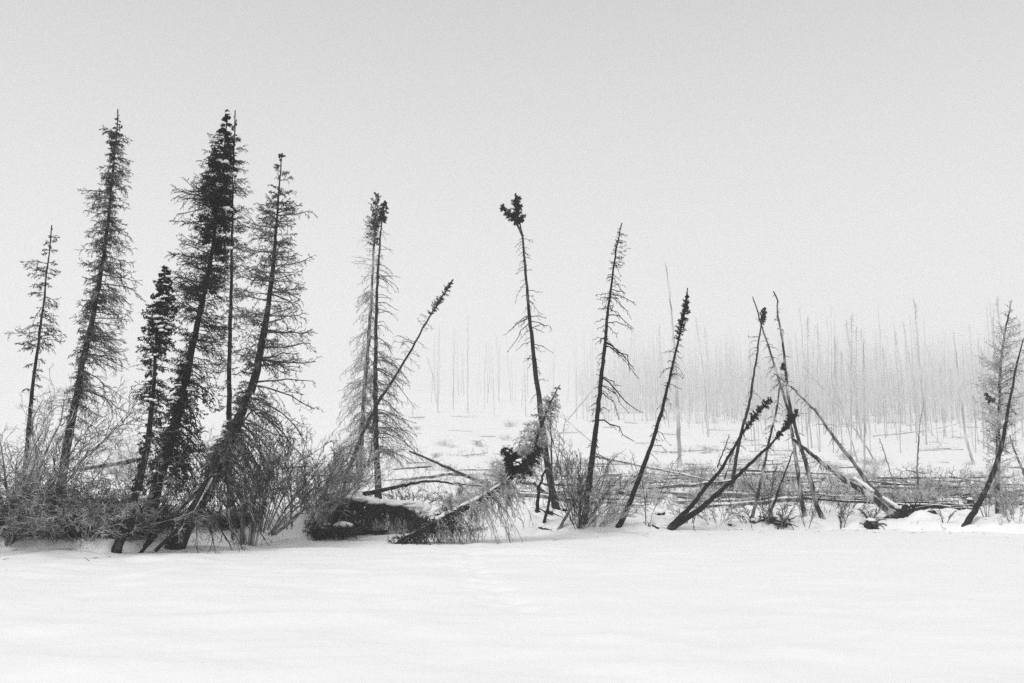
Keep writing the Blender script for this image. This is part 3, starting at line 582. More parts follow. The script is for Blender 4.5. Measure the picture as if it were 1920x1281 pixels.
# ------------------------------------------------------------------ the fallen, snow-laden spruce hanging from the bank
def fallen_spruce():
    Yb, Yt = 24.6, 27.2
    pts = [(716, 1050, Yb), (756, 1016, Yb), (800, 992, 24.7), (840, 968, 24.9), (880, 947, 25.2), (920, 925, 25.6), (955, 900, 26.0), (985, 868, 26.3), (1005, 830, 26.6), (1018, 790, 26.9), (1032, 755, 27.1), (1050, 722, Yt)]
    P = np.array([at(*p) for p in pts]); base = P[0]
    T = smooth_poly(P, 60) + rng.normal(size=(60, 3)) * .008; n = 60
    s = np.linspace(0, 1, n)
    e = thing('fallen_spruce_tree', 'toppled spruce with snow along its bent trunk and a propped-up frosted crown', 'tree', tuple(base))
    tb = MB(base); tb.tubes(T, (.105 * (1 - s) ** .8 + .012) * (1 + .12 * (rng.random(n) - .5)), 10, .2); tb.build('trunk', M['bark_dark'], e)
    sm = MB(base); i0, i1 = 13, 38; Q = T[i0:i1] + np.array([0, -.01, .085]) * np.linspace(1, .55, i1 - i0)[:, None]
    sm.tubes(Q + rng.normal(size=Q.shape) * .008, .062 * np.linspace(1, .5, i1 - i0) * (1 + .4 * (rng.random(i1 - i0) - .5)), 8, .2); sm.build('lying_snow', M['snow_small'], e)
    mb = MB(base); tf = MB(base)
    def fake(seq, Yd):   # py parametrisation by index
        return np.linspace(0, 100, len(seq))
    idx = np.arange(n) * 100.0 / (n - 1)
    # drooping curtain below the lower trunk
    grow_layer(mb, None, T, idx, 25.2, dict(SHAG, n=90, env=[(8, 36, 36, .8), (18, 50, 50, 1), (32, 60, 60, 1), (44, 66, 66, 1), (54, 50, 50, .6)], rise=-.5, droop=1.7, tip=.1, n2=10, n3=4, lf2=.26, var=.3, g2=.6, min=.3))
    dk = MB(base); grow_layer(dk, None, T, idx, 24.8, dict(SHAG, n=110, env=[(6, 40, 40, 1.2), (18, 50, 50, 1.2), (30, 40, 40, .6)], min=.2, rise=.1, droop=.9, n2=9, n3=5, lf2=.4, var=.5)); dk.build('dark_twigs', M['twig_dark'], e)
    # mist of frosted twigs above the trunk middle
    grow_layer(mb, None, T, idx, 26.0, dict(SHAG, n=90, env=[(20, 44, 44, .6), (40, 54, 54, 1), (52, 46, 46, .8)], rise=.0, droop=.5, n2=9, n3=4, tw=.0045))
    # propped crown
    grow_layer(mb, tf, T, idx, 26.7, dict(SHAG, n=230, env=[(50, 40, 40, 1), (62, 44, 36, 1), (72, 34, 28, 1.2), (84, 26, 24, 1.2), (93, 16, 18, 1), (99, 5, 5, .6)], rise=.2, droop=.35, n2=9, n3=4, tuft=1, tlev=2, tlen=.05, tr=.006, needles=2, tw=.0046))
    # side spire
    S = smooth_poly(np.array([at(*p) for p in [(985, 868, 26.2), (988, 840, 26.1), (990, 815, 26.1), (991, 792, 26.1)]]), 16)
    mb.tubes(S, np.linspace(.03, .008, 16), 5, .2)
    grow_layer(mb, None, S, np.linspace(0, 100, 16), 26.1, dict(SHAG, n=100, env=[(0, 26, 24, 1), (40, 24, 20, 1), (80, 12, 10, 1), (99, 4, 4, 1)], n2=8, n3=4, droop=.2, rise=.3))
    mb.build('crown', M['twig_frost'], e); tf.build('needle_foliage', M['needle_frost'], e)
    # dark live lobe to the left of the propped crown
    mb = MB(base); tf = MB(base)
    S = smooth_poly(np.array([at(*p) for p in [(978, 885, 26.1), (966, 868, 25.9), (955, 850, 25.8), (944, 838, 25.8)]]), 14)
    mb.tubes(S, np.linspace(.035, .01, 14), 6, .2)
    grow_layer(mb, tf, S, np.linspace(0, 100, 14), 25.9, dict(LIVE, n=110, env=[(0, 26, 24, 1), (40, 22, 18, 1), (80, 16, 12, 1), (99, 8, 6, 1)], tr=.012, tlen=.07, tuft=3, rise=-.1, droop=.6))
    S2 = smooth_poly(np.array([at(*p) for p in [(985, 872, 26.0), (1000, 860, 25.9), (1012, 838, 25.9)]]), 8)
    grow_layer(mb, tf, S2, np.linspace(0, 100, 8), 25.9, dict(LIVE, n=50, env=[(0, 18, 18, 1), (99, 12, 12, 1)], tr=.012, tlen=.06, tuft=3, droop=.4))
    b = mb.build('dark_bough', M['twig_dark'], e); tf.build('needle_foliage', M['needle'], b)
    sm = MB(base)
    for px, py, w_ in [(958, 835, 9), (973, 862, 9), (952, 838, 7), (985, 830, 8), (968, 870, 6), (945, 836, 5)]:
        c = at(px, py, 25.6); r = w_ * 25.6 / F
        sm.blobs(c + rng.normal(size=(5, 3)) * r * np.array([.6, .4, .35]), np.array([[r * .5, r * .45, r * .24]]) * rng.uniform(.4, 1.0, (5, 1)), .7)
    sm.build('clinging_snow', M['snow_small'], e)['kind'] = 'stuff'
fallen_spruce()

# ------------------------------------------------------------------ undercut bank: a torn mat of roots and peat
def root_bank():
    Y = 28.5; base = at(725, 1004, Y)
    e = thing('root_bank', 'dark undercut mat of torn roots and peat hanging under a snow lip', 'root mass', tuple(base))
    rb = MB(base)
    tops = [(612, 935), (650, 934), (690, 941), (730, 944), (765, 946), (790, 962), (815, 976), (828, 985)]
    X = np.interp(np.linspace(0, 1, 24), np.linspace(0, 1, len(tops)), [t[0] for t in tops]); Z = np.interp(X, [t[0] for t in tops], [t[1] for t in tops])
    Q = np.array([at(x, z + 5, Y + .15) for x, z in zip(X, Z)]) + rng.normal(size=(24, 3)) * np.array([.02, .1, .04])
    rb.tubes(Q, .11 * (1 + .5 * (rng.random(24) - .5)), 9, .5)
    # the dark slumped peat at both lower corners
    for (x, y, yy_, sx, sz) in [(650, 956, 28.8, .24, .26), (655, 984, 28.6, .34, .2), (682, 998, 28.4, .5, .1), (635, 948, 28.9, .2, .15), (735, 1003, 28.3, .3, .08), (800, 988, 28.2, .34, .10)]:
        c = at(x, y, yy_); rb.blobs(c + rng.normal(size=(5, 3)) * np.array([sx, .15, sz]) * .45, np.array([[sx, .25, sz]]) * rng.uniform(.5, .8, (5, 1)), .6)
    back = at(720, 985, 29.3)
    rb.build('peat', M['earth'], e)
    sb_ = MB(base)                                       # snow blown in among the roots
    for (x, y, r_) in [(700, 975, .22), (712, 990, .2), (738, 985, .2), (752, 970, .15), (690, 962, .12), (765, 985, .17), (728, 968, .12), (785, 990, .14)]:
        c = at(x, y, 28.55); sb_.blobs(c + rng.normal(size=(3, 3)) * r_ * .3, np.array([[r_ * .7, r_ * .5, r_]]) * rng.uniform(.6, 1, (3, 1)), .5)
    sb_.build('drifted_snow', M['snow_small'], e)['kind'] = 'stuff'
    # hanging roots
    rt = MB(base); N = 520
    x = rng.uniform(622, 826, N); top = np.interp(x, [t[0] for t in tops], [t[1] for t in tops])
    P0 = np.array([at(a, b + 3 + rng.uniform(0, 10), Y + rng.uniform(-.45, .5)) for a, b in zip(x, top)])
    L = rng.uniform(.15, .95, N) * np.interp(x, [610, 660, 740, 828], [.9, .9, .75, .45]); uu = np.linspace(0, 1, 6)
    d = unit(rng.normal(size=(N, 3)) * np.array([.5, .3, .2]) + np.array([0, 0, -1]))
    Q = P0[:, None] + L[:, None, None] * d[:, None] * uu[None, :, None] + rng.normal(size=(N, 6, 3)) * .035 * uu[None, :, None]
    rt.tubes(Q, .010 * (1 - .7 * uu)[None] * rng.uniform(.5, 2.2, (N, 1)), 4)
    P2, L2 = spawn(Q, L, 4, .2, 1, 20, 70, .45, .4, .5, 4, .1)
    rt.tubes(P2, .0055 * np.linspace(1, .5, 4)[None] * np.ones((len(P2), 1)), 3)
    rt.build('hanging_roots', M['twig_dark'], e)
    # snow lip
    sm = MB(base)
    for i in range(90):
        k = rng.random(); xx = 606 + 220 * k; zz = np.interp(xx, [t[0] for t in tops], [t[1] for t in tops])
        c = at(xx, zz - 2 + rng.normal() * 1.5, Y + rng.uniform(-.15, .5)); sx = rng.uniform(.12, .3)
        sm.blobs(c, [[sx, sx * .9, rng.uniform(.04, .09)]], .35)
    for (x_, y_, r_) in [(642, 918, .13), (655, 922, .16), (672, 926, .13), (772, 950, .13), (786, 952, .16), (780, 963, .1), (800, 960, .14), (812, 972, .12), (655, 988, .11), (790, 972, .08), (798, 980, .07)]:
        c = at(x_, y_, Y - .15); sm.blobs(c + rng.normal(size=(5, 3)) * r_ * .4, np.array([[r_, r_, r_ * .8]]) * rng.uniform(.5, .9, (5, 1)), .4)
    sm.build('snow_lip', M['snow_small'], e)['kind'] = 'stuff'
root_bank()

# ------------------------------------------------------------------ shrubs
def shrub(label, px, py, Y, stems, height, spread, mat='twig_frost', k2=7, k3=6, k4=0, r0=.012, lean=0.0, arch=.25, base_w=.25, name='willow_shrub', group=None, a=(15, 50), tw=.0045, dark=None, curl=.05, kind_group=None, rest=True):
    if rest: Y = settle(px, py, Y, 3, 5)
    base = at(px, py, Y); base[2] = gz(base[0], Y) - .02
    e = thing(name, label, 'shrub', tuple(base), group)
    N = max(3, int(stems * .8)); tw = tw * 1.35; r0 = r0 * 1.1
    phi = rng.uniform(0, 2 * math.pi, N); rr = np.sqrt(rng.random(N))
    out = np.stack([np.cos(phi), np.sin(phi), np.zeros(N)], 1)
    d = unit(out * (spread * rr)[:, None] + np.array([lean, 0, 1.0]))
    L = height * rng.uniform(.55, 1.08, N)
    uu = np.linspace(0, 1, 8)
    P = base + out[:, None] * (base_w * rr)[:, None, None] + L[:, None, None] * (d[:, None] * uu[None, :, None]) \
        + out[:, None] * (arch * L)[:, None, None] * (uu ** 2)[None, :, None] - np.array([0, 0, 1]) * (arch * .7 * L)[:, None, None] * (uu ** 2.5)[None, :, None]
    wv = rng.normal(size=(N, 8, 3)); wv = (wv + np.roll(wv, 1, 1)) / 2
    P = P + wv * (curl * L)[:, None, None] * uu[None, :, None]
    sb = MB(base); R = r0 * rng.uniform(.55, 1.35, N)[:, None] * (1 - .75 * uu)[None]; sb.tubes(P, R, 5, .15)
    sb.build('stems', M[dark or mat], e)
    mb = MB(base)
    P2, L2 = spawn(P, L, k2, .2, .98, a[0], a[1], .42, .45, .05, 6, curl * 1.2, (0, 0, .15))
    mb.tubes(P2, tw * 1.5 * np.linspace(1, .5, 6)[None] * np.ones((len(P2), 1)), 3)
    P3, L3 = spawn(P2, L2, k3, .15, .98, a[0], a[1] + 10, .45, .4, .05, 4, curl * 1.5)
    mb.tubes(P3, tw * np.linspace(1, .6, 4)[None] * np.ones((len(P3), 1)), 3)
    if k4:
        P4, L4 = spawn(P3, L3, k4, .2, .98, 20, 60, .5, .3, 0, 3, .1)
        mb.tubes(P4, tw * .85 * np.linspace(1, .6, 3)[None] * np.ones((len(P4), 1)), 3)
    mb.build('branches', M[mat], e)
    return e
shrub('crooked multi-stemmed willow with thick grey stems at the left end of the shore', 18, 1034, 21.2, 7, 3.4, .35, k2=9, k3=7, k4=3, r0=.035, lean=.25, dark='bark_grey', arch=.1, base_w=.12)
shrub('tall wispy willow rising behind the slender sparse spruce', 20, 985, 23.5, 26, 3.6, .6, 'twig_grey', 8, 6, 2, .012, arch=.15, base_w=.7)
shrub('tangled frosted willow thicket under the slender sparse spruce', 75, 1000, 22.6, 28, 2.3, 1.0, 'twig_grey', 9, 6, 1, .014, arch=.35, base_w=.8, a=(20, 75), curl=.1, tw=.0056)
shrub('round curly-twigged willow bush bulging out over the lake snow', 165, 1020, 21.6, 49, 1.7, 1.5, 'twig_grey', 9, 7, 1, .013, arch=.5, base_w=.45, a=(25, 80), curl=.12, lean=.1, tw=.0056)
shrub('dense willow thicket between the tall shaggy spruce and the short dark spruce', 225, 985, 23.4, 27, 2.4, .9, 'twig_grey', 9, 6, 1, .011, arch=.3, base_w=.8, a=(20, 70), curl=.08)
shrub('low mesh of willow twigs beneath the tall shaggy spruce', 120, 1010, 23.0, 22, 1.8, 1.2, 'twig_grey', 9, 7, 1, .010, arch=.45, base_w=.8, a=(20, 80), curl=.1, tw=.0052)
shrub('pale feathery willow beside the short dark spruce', 262, 950, 24.6, 20, 2.6, .6, 'twig_pale', 8, 6, 2, .010, arch=.15, base_w=.6)
shrub('small dark forked sapling in front of the short dark spruce', 268, 1034, 21.3, 4, 1.9, .5, 'twig_dark', 6, 3, 0, .014, lean=.65, arch=-.05, base_w=.05)
for lab, px, py, Y, w_ in [('dark shaded undergrowth hump at the left end of the shore', 38, 1028, 21.9, .8), ('dark matted undergrowth behind the curly-twigged bush', 110, 985, 23.2, 1.1),
    ('dark root-choked undergrowth under the curly-twigged bush', 158, 1036, 21.9, .75), ('dark snarled undergrowth between the short dark spruce and its neighbours', 243, 1022, 22.1, .7),
    ('dark undergrowth behind the dark forked sapling', 275, 985, 23.6, .8), ('dark skirt of dead twigs under the leaning snow-streaked spruce', 425, 960, 24.5, .5), ('black hollow brush left of the root bank', 618, 985, 27.6, .7)]:
    o = shrub(lab, px, py, Y, 60, 1.15 * w_, 1.3 * w_, 'twig_dark', 9, 6, 1, .013, arch=.5, base_w=.75 * w_, rest=False, name='undergrowth_bush', a=(25, 85), curl=.1, tw=.0065)
    b0 = np.array(o.location); lm = MB(b0)
    c_ = b0 + rng.normal(size=(9, 3)) * np.array([.5 * w_, .3, .05]) + np.array([0, .25, .14]); lm.blobs(c_, rng.uniform(.12, .34, (9, 3)) * np.array([1.2, 1, .8]) * w_, .6)
    lm.build('leaf_litter', M['earth'], o)
    lm = MB(b0); c_ = c_[:5] + np.array([0, -.05, .22]); lm.blobs(c_, rng.uniform(.1, .26, (5, 3)) * np.array([1.2, 1, .35]), .4); lm.build('lying_snow', M['snow_small'], o)
shrub('wispy thicket between the tallest spruce and the leaning snow-streaked spruce', 415, 985, 24.2, 16, 2.4, .5, 'twig_mid', 8, 5, 1, .011, arch=.15, base_w=.7)
shrub('upright grey-stemmed willow clump below the dark drooping boughs', 458, 1025, 22.5, 14, 2.5, .18, 'twig_mid', 9, 6, 2, .030, dark='bark_grey', arch=.02, base_w=.35)
shrub('fan-shaped willow whose long stems spread right, next to the grey-stemmed clump', 500, 1012, 23.0, 22, 3.4, .62, 'twig_mid', 8, 6, 2, .020, lean=.55, dark='bark_grey', arch=.05, base_w=.25)
shrub('frosted willow thicket in the middle of the left shore', 560, 995, 25.0, 24, 2.9, .6, 'twig_grey', 8, 6, 1, .012, arch=.15, base_w=.7, lean=.1)
shrub('dense frosted willow clump at the left end of the dark root bank', 602, 1010, 25.4, 24, 2.5, .55, 'twig_grey', 8, 6, 2, .018, dark='bark_grey', arch=.12, base_w=.25)
shrub('pale rimed thicket behind the left end of the root bank', 632, 940, 29.5, 20, 2.2, .7, 'twig_pale', 8, 5, 1, .010, arch=.2, base_w=.7)
shrub('sparse rimed twigs standing on the snow lip of the root bank', 765, 948, 29.6, 26, .7, .9, 'twig_mid', 7, 5, 0, .008, arch=.4, base_w=.9)
shrub('ragged dark twig mat under the lower trunk of the toppled spruce', 838, 1003, 26.2, 40, .6, 1.4, 'twig_dark', 8, 5, 1, .009, arch=.5, base_w=.55)
shrub('rimed twig tangle between the toppled trunk and the root bank', 790, 1004, 25.8, 26, .55, 1.3, 'twig_grey', 8, 5, 0, .009, arch=.5, base_w=.5)
shrub('bristly dark twigs beside the base of the toppled spruce', 800, 985, 27.0, 30, .6, 1.2, 'twig_dark', 8, 5, 0, .008, arch=.5, base_w=.5)
shrub('small snowy bush at the foot of the root bank', 635, 1002, 27.0, 16, .5, 1.0, 'twig_dark', 7, 5, 0, .008, arch=.3, base_w=.3)
shrub('leafless twigs dangling beside the toppled spruce', 905, 965, 30.8, 18, 1.2, 1.1, 'twig_frost', 8, 5, 1, .008, arch=.4, base_w=.5)
shrub('grey brush heap behind the toppled spruce trunk', 850, 915, 32.5, 36, 1.1, 1.8, 'twig_mid', 8, 6, 2, .009, arch=.5, base_w=.8, a=(20, 80))
shrub('broad fan of thin willow stems between the two tall bare trunks', 1088, 998, 29.4, 34, 2.2, .85, 'twig_mid', 7, 5, 0, .012, lean=.2, arch=.05, base_w=.18)
shrub('low right-sweeping willow twigs at the foot of the feathery-topped trunk', 1120, 996, 29.8, 34, 1.6, 1.3, 'twig_frost', 7, 5, 1, .009, lean=.5, arch=.2, base_w=.3)
shrub('tall thin upright stems beside the feathery-topped trunk', 1092, 975, 31.5, 9, 3.2, .22, 'twig_mid', 8, 5, 1, .013, arch=.05, base_w=.4)
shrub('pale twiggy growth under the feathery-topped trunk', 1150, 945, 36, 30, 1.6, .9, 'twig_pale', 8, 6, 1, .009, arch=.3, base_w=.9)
for lab, px, py, Y, st, h, sp_, mt in [
    ('thin sapling pair left of the two low leaners', 1212, 990, 32.5, 4, 2.3, .2, 'twig_mid'),
    ('fine pale twigs beneath the low leaning trunks', 1290, 985, 33.5, 16, 1.0, .8, 'twig_frost'),
    ('drooping rimed twigs under the lowest leaning trunk', 1345, 985, 33.2, 22, .9, .9, 'twig_frost'),
    ('upright sapling clump beside the small needle-knob pole', 1440, 985, 33.0, 9, 2.1, .25, 'twig_mid'),
    ('bushy clump with a dark foot left of the bent pole', 1415, 990, 32.6, 16, .9, .7, 'twig_mid'),
    ('upright stems with a dark snarled foot near the bent pole', 1462, 992, 32.4, 14, 1.3, .35, 'twig_mid'),
    ('forked thin shrub leaning right at the bent pole foot', 1512, 995, 32.2, 5, 1.5, .4, 'twig_mid'),
    ('fine upright twigs in the snow right of the bent pole', 1575, 994, 32.2, 8, 1.0, .3, 'twig_mid'),
    ('rimed bush behind the slanting mottled trunk', 1575, 950, 38, 26, 1.5, .8, 'twig_pale'),
    ('twig haze above the slanting mottled trunk', 1545, 905, 42, 26, 2.4, .6, 'twig_pale'),
    ('small spray of twigs left of the upturned roots', 1635, 975, 34, 14, .7, 1.0, 'twig_mid'),
    ('few thin stalks in open snow right of the upturned roots', 1770, 985, 33, 6, .7, .6, 'twig_mid'),
    ('multi-stem shrub at the foot of the frost-feathered tree', 1852, 990, 33.2, 10, 1.5, .3, 'twig_frost'),
    ('leaning bare shrub right of the frost-feathered tree', 1898, 980, 34, 9, 1.4, .6, 'twig_frost'),
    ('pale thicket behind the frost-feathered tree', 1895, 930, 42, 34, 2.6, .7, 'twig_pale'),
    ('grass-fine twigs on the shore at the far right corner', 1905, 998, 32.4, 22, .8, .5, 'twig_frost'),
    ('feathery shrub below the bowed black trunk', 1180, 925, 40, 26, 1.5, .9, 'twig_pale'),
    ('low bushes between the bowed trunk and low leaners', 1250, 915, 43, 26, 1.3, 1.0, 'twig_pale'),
    ('bare sapling with upswept twigs behind the low leaners', 1335, 930, 42, 12, 2.0, .4, 'twig_frost'),
    ('twiggy tangle behind the crossing poles', 1480, 930, 40, 30, 2.0, .8, 'twig_frost'),
    ('rimed brush on the meadow behind the crossing poles', 1400, 935, 40, 28, 1.2, 1.0, 'twig_frost'),
    ('snowy weeds on the bank right of the heart-topped trunk', 1065, 950, 34, 16, .9, .7, 'twig_frost')]:
    if Y >= 38: h, st = h * .45, int(st * .55)
    elif st > 12: h, st = h * .85, int(st * .75)
    shrub(lab, px, py, Y, st, h, sp_, mt, 7, 5, 1, .009, arch=.15, base_w=.35 if st > 10 else .12, tw=.0045 * max(1, Y / 34))

# ------------------------------------------------------------------ logs, stumps, small snags near the shore
def log(label, a, b, Ya, Yb, r0, r1, mat='bark_dark', n=14, twigs=20, tl=.35, snow=True, name='fallen_log', bend=0.0, group=None, curtain=0, tmat=None, mid=None, auto=True):
    if auto and Ya < 60 and min(a[0], b[0]) > 640:
        if name in ('fallen_log', 'broken_branch'): Ya = settle(*a, Ya, 5, 14); Yb = settle(*b, Yb, 5, 14)
        else:
            lowp = a if a[1] > b[1] else b; d_ = settle(*lowp, Ya, 5, 14) - Ya; Ya += d_; Yb += d_
        if mid: mid = [(m_[0], m_[1], (Ya + Yb) / 2) for m_ in mid]
    A = at(*a, Ya); B = at(*b, Yb); 
    pts = [A] + ([at(*p) for p in mid] if mid else [(A + B) / 2 + np.array([0, 0, bend])]) + [B]
    Q = smooth_poly(np.array(pts), n) + rng.normal(size=(n, 3)) * .012
    c = (A + B) / 2
    e = thing(name, label, 'log', tuple(c), group)
    t = MB(c); t.tubes(Q, np.linspace(r0, r1, n) * (1 + .15 * (rng.random(n) - .5)), 8, .25); t.build('trunk', M[mat], e)
    if twigs:
        m = MB(c); P, L = spawn(Q[None], np.array([1.0]), twigs, .03, .98, 40, 90, tl * 1.2, .1, .15, 5, .08)
        m.tubes(P, .006 * np.linspace(1, .4, 5)[None] * np.ones((len(P), 1)), 3)
        P, L = spawn(P, L, 4, .2, 1, 25, 60, .45, .3, .2, 3, .08); m.tubes(P, .0045 * np.linspace(1, .5, 3)[None] * np.ones((len(P), 1)), 3)
        m.build('branch_stubs', M[tmat or 'twig_mid'], e)
    if snow:
        s = MB(c); S = Q + np.array([0, 0, 1]) * (np.linspace(r0, r1, n) * .72)[:, None]
        s.tubes(S, np.linspace(r0, r1, n) * .72 * (1 + .5 * (rng.random(n) - .5)), 7, .3); s.build('lying_snow', M['snow_small'], e)
    return e
log('dark bare log slanting down to the right across the snow behind the twin trunks', (768, 846), (906, 906), 37, 36, .045, .095, 'bark_dark', twigs=40, snow=False)
log('thin dark branch rising right from the root bank past the twin trunks', (678, 928), (798, 901), 29.0, 29.6, .075, .035, 'bark_black', twigs=34, tl=.5, snow=False, auto=False, mid=[(740, 914, 29.2)])
log('dead bough trailing right from the thin dark branch', (798, 901), (905, 912), 29.6, 31, .035, .02, 'bark_dark', twigs=26, tl=.4, snow=False, auto=False)
log('thick snow-topped log lying under the heart-topped trunk', (1006, 908), (1043, 936), 33.5, 33.2, .13, .12, 'bark_black', twigs=6)
log('snow-covered log lying level behind the short dark spruce', (150, 880), (262, 862), 26.5, 26.3, .05, .07, 'bark_frost', twigs=30)
log('snowy log end behind the leaning snow-streaked spruce', (345, 848), (430, 836), 27, 27.2, .06, .05, 'bark_frost', twigs=24)
log('pair-like slim pole lying right against the snow-streaked spruce base', (262, 1036), (400, 890), 21.4, 21.9, .04, .025, 'bark_dark', twigs=10, snow=False, name='leaning_pole')
log('bent slim pole rising beside the snow-streaked spruce base', (288, 1034), (470, 770), 21.5, 22.0, .045, .015, 'bark_dark', twigs=30, tl=.5, snow=False, name='leaning_pole', mid=[(345, 985, 21.6), (380, 920, 21.7), (420, 840, 21.8)])
log('leaning pole behind the pale twin trunk', (652, 885), (676, 838), 32.2, 32.2, .06, .05, 'bark_dark', twigs=4, snow=False, name='leaning_pole')
log('snow-capped stubby log jutting left from the low leaners', (1232, 967), (1288, 951), 31.6, 32.0, .075, .06, 'bark_black', twigs=5)
log('crooked dark stick in the snow left of the low leaners', (1207, 982), (1235, 992), 31.3, 31.2, .06, .05, 'bark_black', twigs=9, snow=False, name='broken_branch')
log('curved root stub sticking out left of the low leaners', (1212, 947), (1216, 988), 31.6, 31.6, .035, .03, 'bark_dark', twigs=12, tl=.3, snow=False, name='broken_branch')
log('short dark stick lying on the lake edge below the heart-topped trunk', (1002, 988), (1042, 997), 30, 30, .035, .02, 'bark_black', twigs=2, snow=False, name='broken_branch')
log('low branching root lying along the shore at the right corner', (1852, 1002), (1912, 978), 31.8, 33, .05, .03, 'bark_grey', twigs=12, snow=False, name='broken_branch', mid=[(1875, 990, 32.2)])
log('horizontal root reaching left from the leaning grey trunk', (1768, 990), (1800, 999), 32.6, 32.6, .035, .08, 'bark_dark', twigs=3, snow=False, name='broken_branch')
log('dark stick with one bend lying on the bank right of the toppled spruce', (975, 938), (1012, 962), 31, 31, .02, .06, 'bark_dark', twigs=8, snow=False, name='broken_branch')
log('dark bent stem standing left of the heart-topped trunk foot', (1008, 962), (1022, 880), 31.8, 32, .06, .03, 'bark_black', twigs=4, snow=False, name='snag', mid=[(1009, 920, 31.8)])
log('thin crooked stem rising from the small dark stump', (1018, 985), (1032, 780), 30.5, 31, .05, .015, 'bark_dark', twigs=22, snow=False, name='snag', mid=[(1030, 945, 30.6), (1035, 850, 30.8)])
log('slim leaning stem left of the willow fan', (1046, 996), (1112, 880), 29.6, 30, .055, .02, 'bark_grey', twigs=22, tl=.5, snow=False, name='leaning_pole')
log('broken grey snag with a pointed top behind the heart-topped trunk', (1040, 902), (1046, 858), 44, 44, .13, .04, 'bark_grey', twigs=4, snow=False, name='snag')
log('thin pole crossing behind the low leaners', (1345, 876), (1368, 815), 36, 36, .035, .02, 'bark_dark', twigs=16, snow=False, name='leaning_pole')
log('mottled thin pole right behind the low leaners', (1352, 915), (1384, 820), 34.5, 34.5, .05, .025, 'bark_patchy', twigs=26, snow=False, name='leaning_pole')
log('slim stem leaning right out of the snarled foot', (1440, 975), (1487, 845), 33, 33.2, .05, .018, 'bark_dark', twigs=30, tl=.5, snow=False, name='leaning_pole')
log('drooping dark root hooked under the crossing poles', (1325, 982), (1345, 940), 32.6, 33, .05, .05, 'bark_dark', twigs=18, snow=False, name='broken_branch')
def stump(label, px, py, Y, h, r, mat='bark_black', roots=9):
    Y = settle(px, py, Y, 5, 12); b = at(px, py, Y); e = thing('tree_stump', label, 'stump', tuple(b)); t = MB(b); n = 7
    Q = b + np.array([0, 0, 1]) * np.linspace(-.1, h, n)[:, None] + rng.normal(size=(n, 3)) * .015
    t.tubes(Q, r * np.linspace(1.5, .8, n) ** 1.2, 9, .35); t.build('trunk', M[mat], e)
    t = MB(b); P, L = spawn(Q[None], np.array([1.0]), roots, .0, .9, 50, 100, r * 4.5, .0, .3, 5, .1); t.tubes(P, r * .22 * np.linspace(1, .25, 5)[None] * np.ones((len(P), 1)), 4, .3)
    t.build('roots', M[mat], e)
    s = MB(b); s.blobs(b + np.array([0, 0, h]), [[r, r, r * .45]], .3); s.build('snow_cap', M['snow_small'], e)
stump('small square-topped dark stump right of the heart-topped trunk foot', 1058, 960, 31.8, .13, .08, roots=3)
stump('dark stump with splayed roots left of the heart-topped trunk foot', 1030, 964, 31.3, .12, .13)
stump('tiny dark stump stub in the snow under the lowest leaner', 1368, 990, 32, .14, .09, roots=4)
stump('dark curled stump below the thin needle-knob pole', 1412, 986, 31.8, .2, .10)
stump('shaggy dark stump snarled in the upright stems', 1442, 980, 32.2, .2, .18, roots=14)
stump('wide dark stump beside the upright stems', 1466, 984, 32.2, .18, .16, roots=12)
stump('shaggy root stump in open snow left of the upturned roots', 1632, 985, 32.6, .16, .16, roots=18)
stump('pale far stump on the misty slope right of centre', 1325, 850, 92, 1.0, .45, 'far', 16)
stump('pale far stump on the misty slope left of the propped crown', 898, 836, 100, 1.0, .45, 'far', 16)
stump('little root stump near the right shore snow', 1820, 952, 36, .3, .12, roots=16)

# ------------------------------------------------------------------ meadow deadfall (individual logs) and brush
PROTO_LOGS = []
def proto_log(k):
    n = 14; L = rng.uniform(4.5, 8); x = np.linspace(-L / 2, L / 2, n); Q = np.stack([x, .10 * np.sin(x * .6 + k), .03 + .02 * rng.normal(size=n) + .05 * x * (k % 3 - 1)], 1)
    r = np.linspace(.085, .025, n)
    t = MB(); t.tubes(Q, r, 8, .25)
    P, Ln = spawn(Q[None], np.array([1.0]), 60, .05, .98, 50, 95, .75, .15, .05, 5, .08); tw = MB(); tw.tubes(P, .011 * np.linspace(1, .4, 5)[None] * np.ones((len(P), 1)), 3)
    P, Ln = spawn(P, Ln, 4, .2, 1, 25, 60, .45, .3, .1, 3, .08); tw.tubes(P, .008 * np.linspace(1, .5, 3)[None] * np.ones((len(P), 1)), 3)
    s = MB(); s.tubes(Q[:, :] + np.array([0, 0, 1]) * (r * .7)[:, None], r * .62 * rng.uniform(.5, 1.15, n), 7, .3)
    def mk(b, nm, m): 
        o = b.build(nm, M[m]); me = o.data; bpy.data.objects.remove(o); return me
    return mk(t, 'trunk', 'bark_dark' if k % 2 else 'bark_grey'), mk(tw, 'branch_stubs', 'twig_mid' if k % 3 else 'twig_frost'), mk(s, 'lying_snow', 'snow_small')
PROTO_LOGS = [proto_log(k) for k in range(6)]
def put_log(k, px, py, rot, sc, label, group):
    Y = depth_of(px, py); p = at(px, py, Y)
    e = thing('fallen_log', label, 'log', (p[0], Y, gz(p[0], Y) - .02), group)
    e.rotation_euler = (rng.uniform(-.4, .4), rng.normal() * .035, rot); e.scale = (sc, sc, sc)
    for nm, me in zip(('trunk', 'branch_stubs', 'lying_snow'), PROTO_LOGS[k % 6]): link(nm, me, e)
    far_ = 'faint log on misty slope' if 'misty' in group else ('long frosted meadow log' if sc > .95 else 'short frosted meadow log')
    REG['log'].append((e, px, far_))
LG = 'frosted logs strewn over the meadow behind the shore'
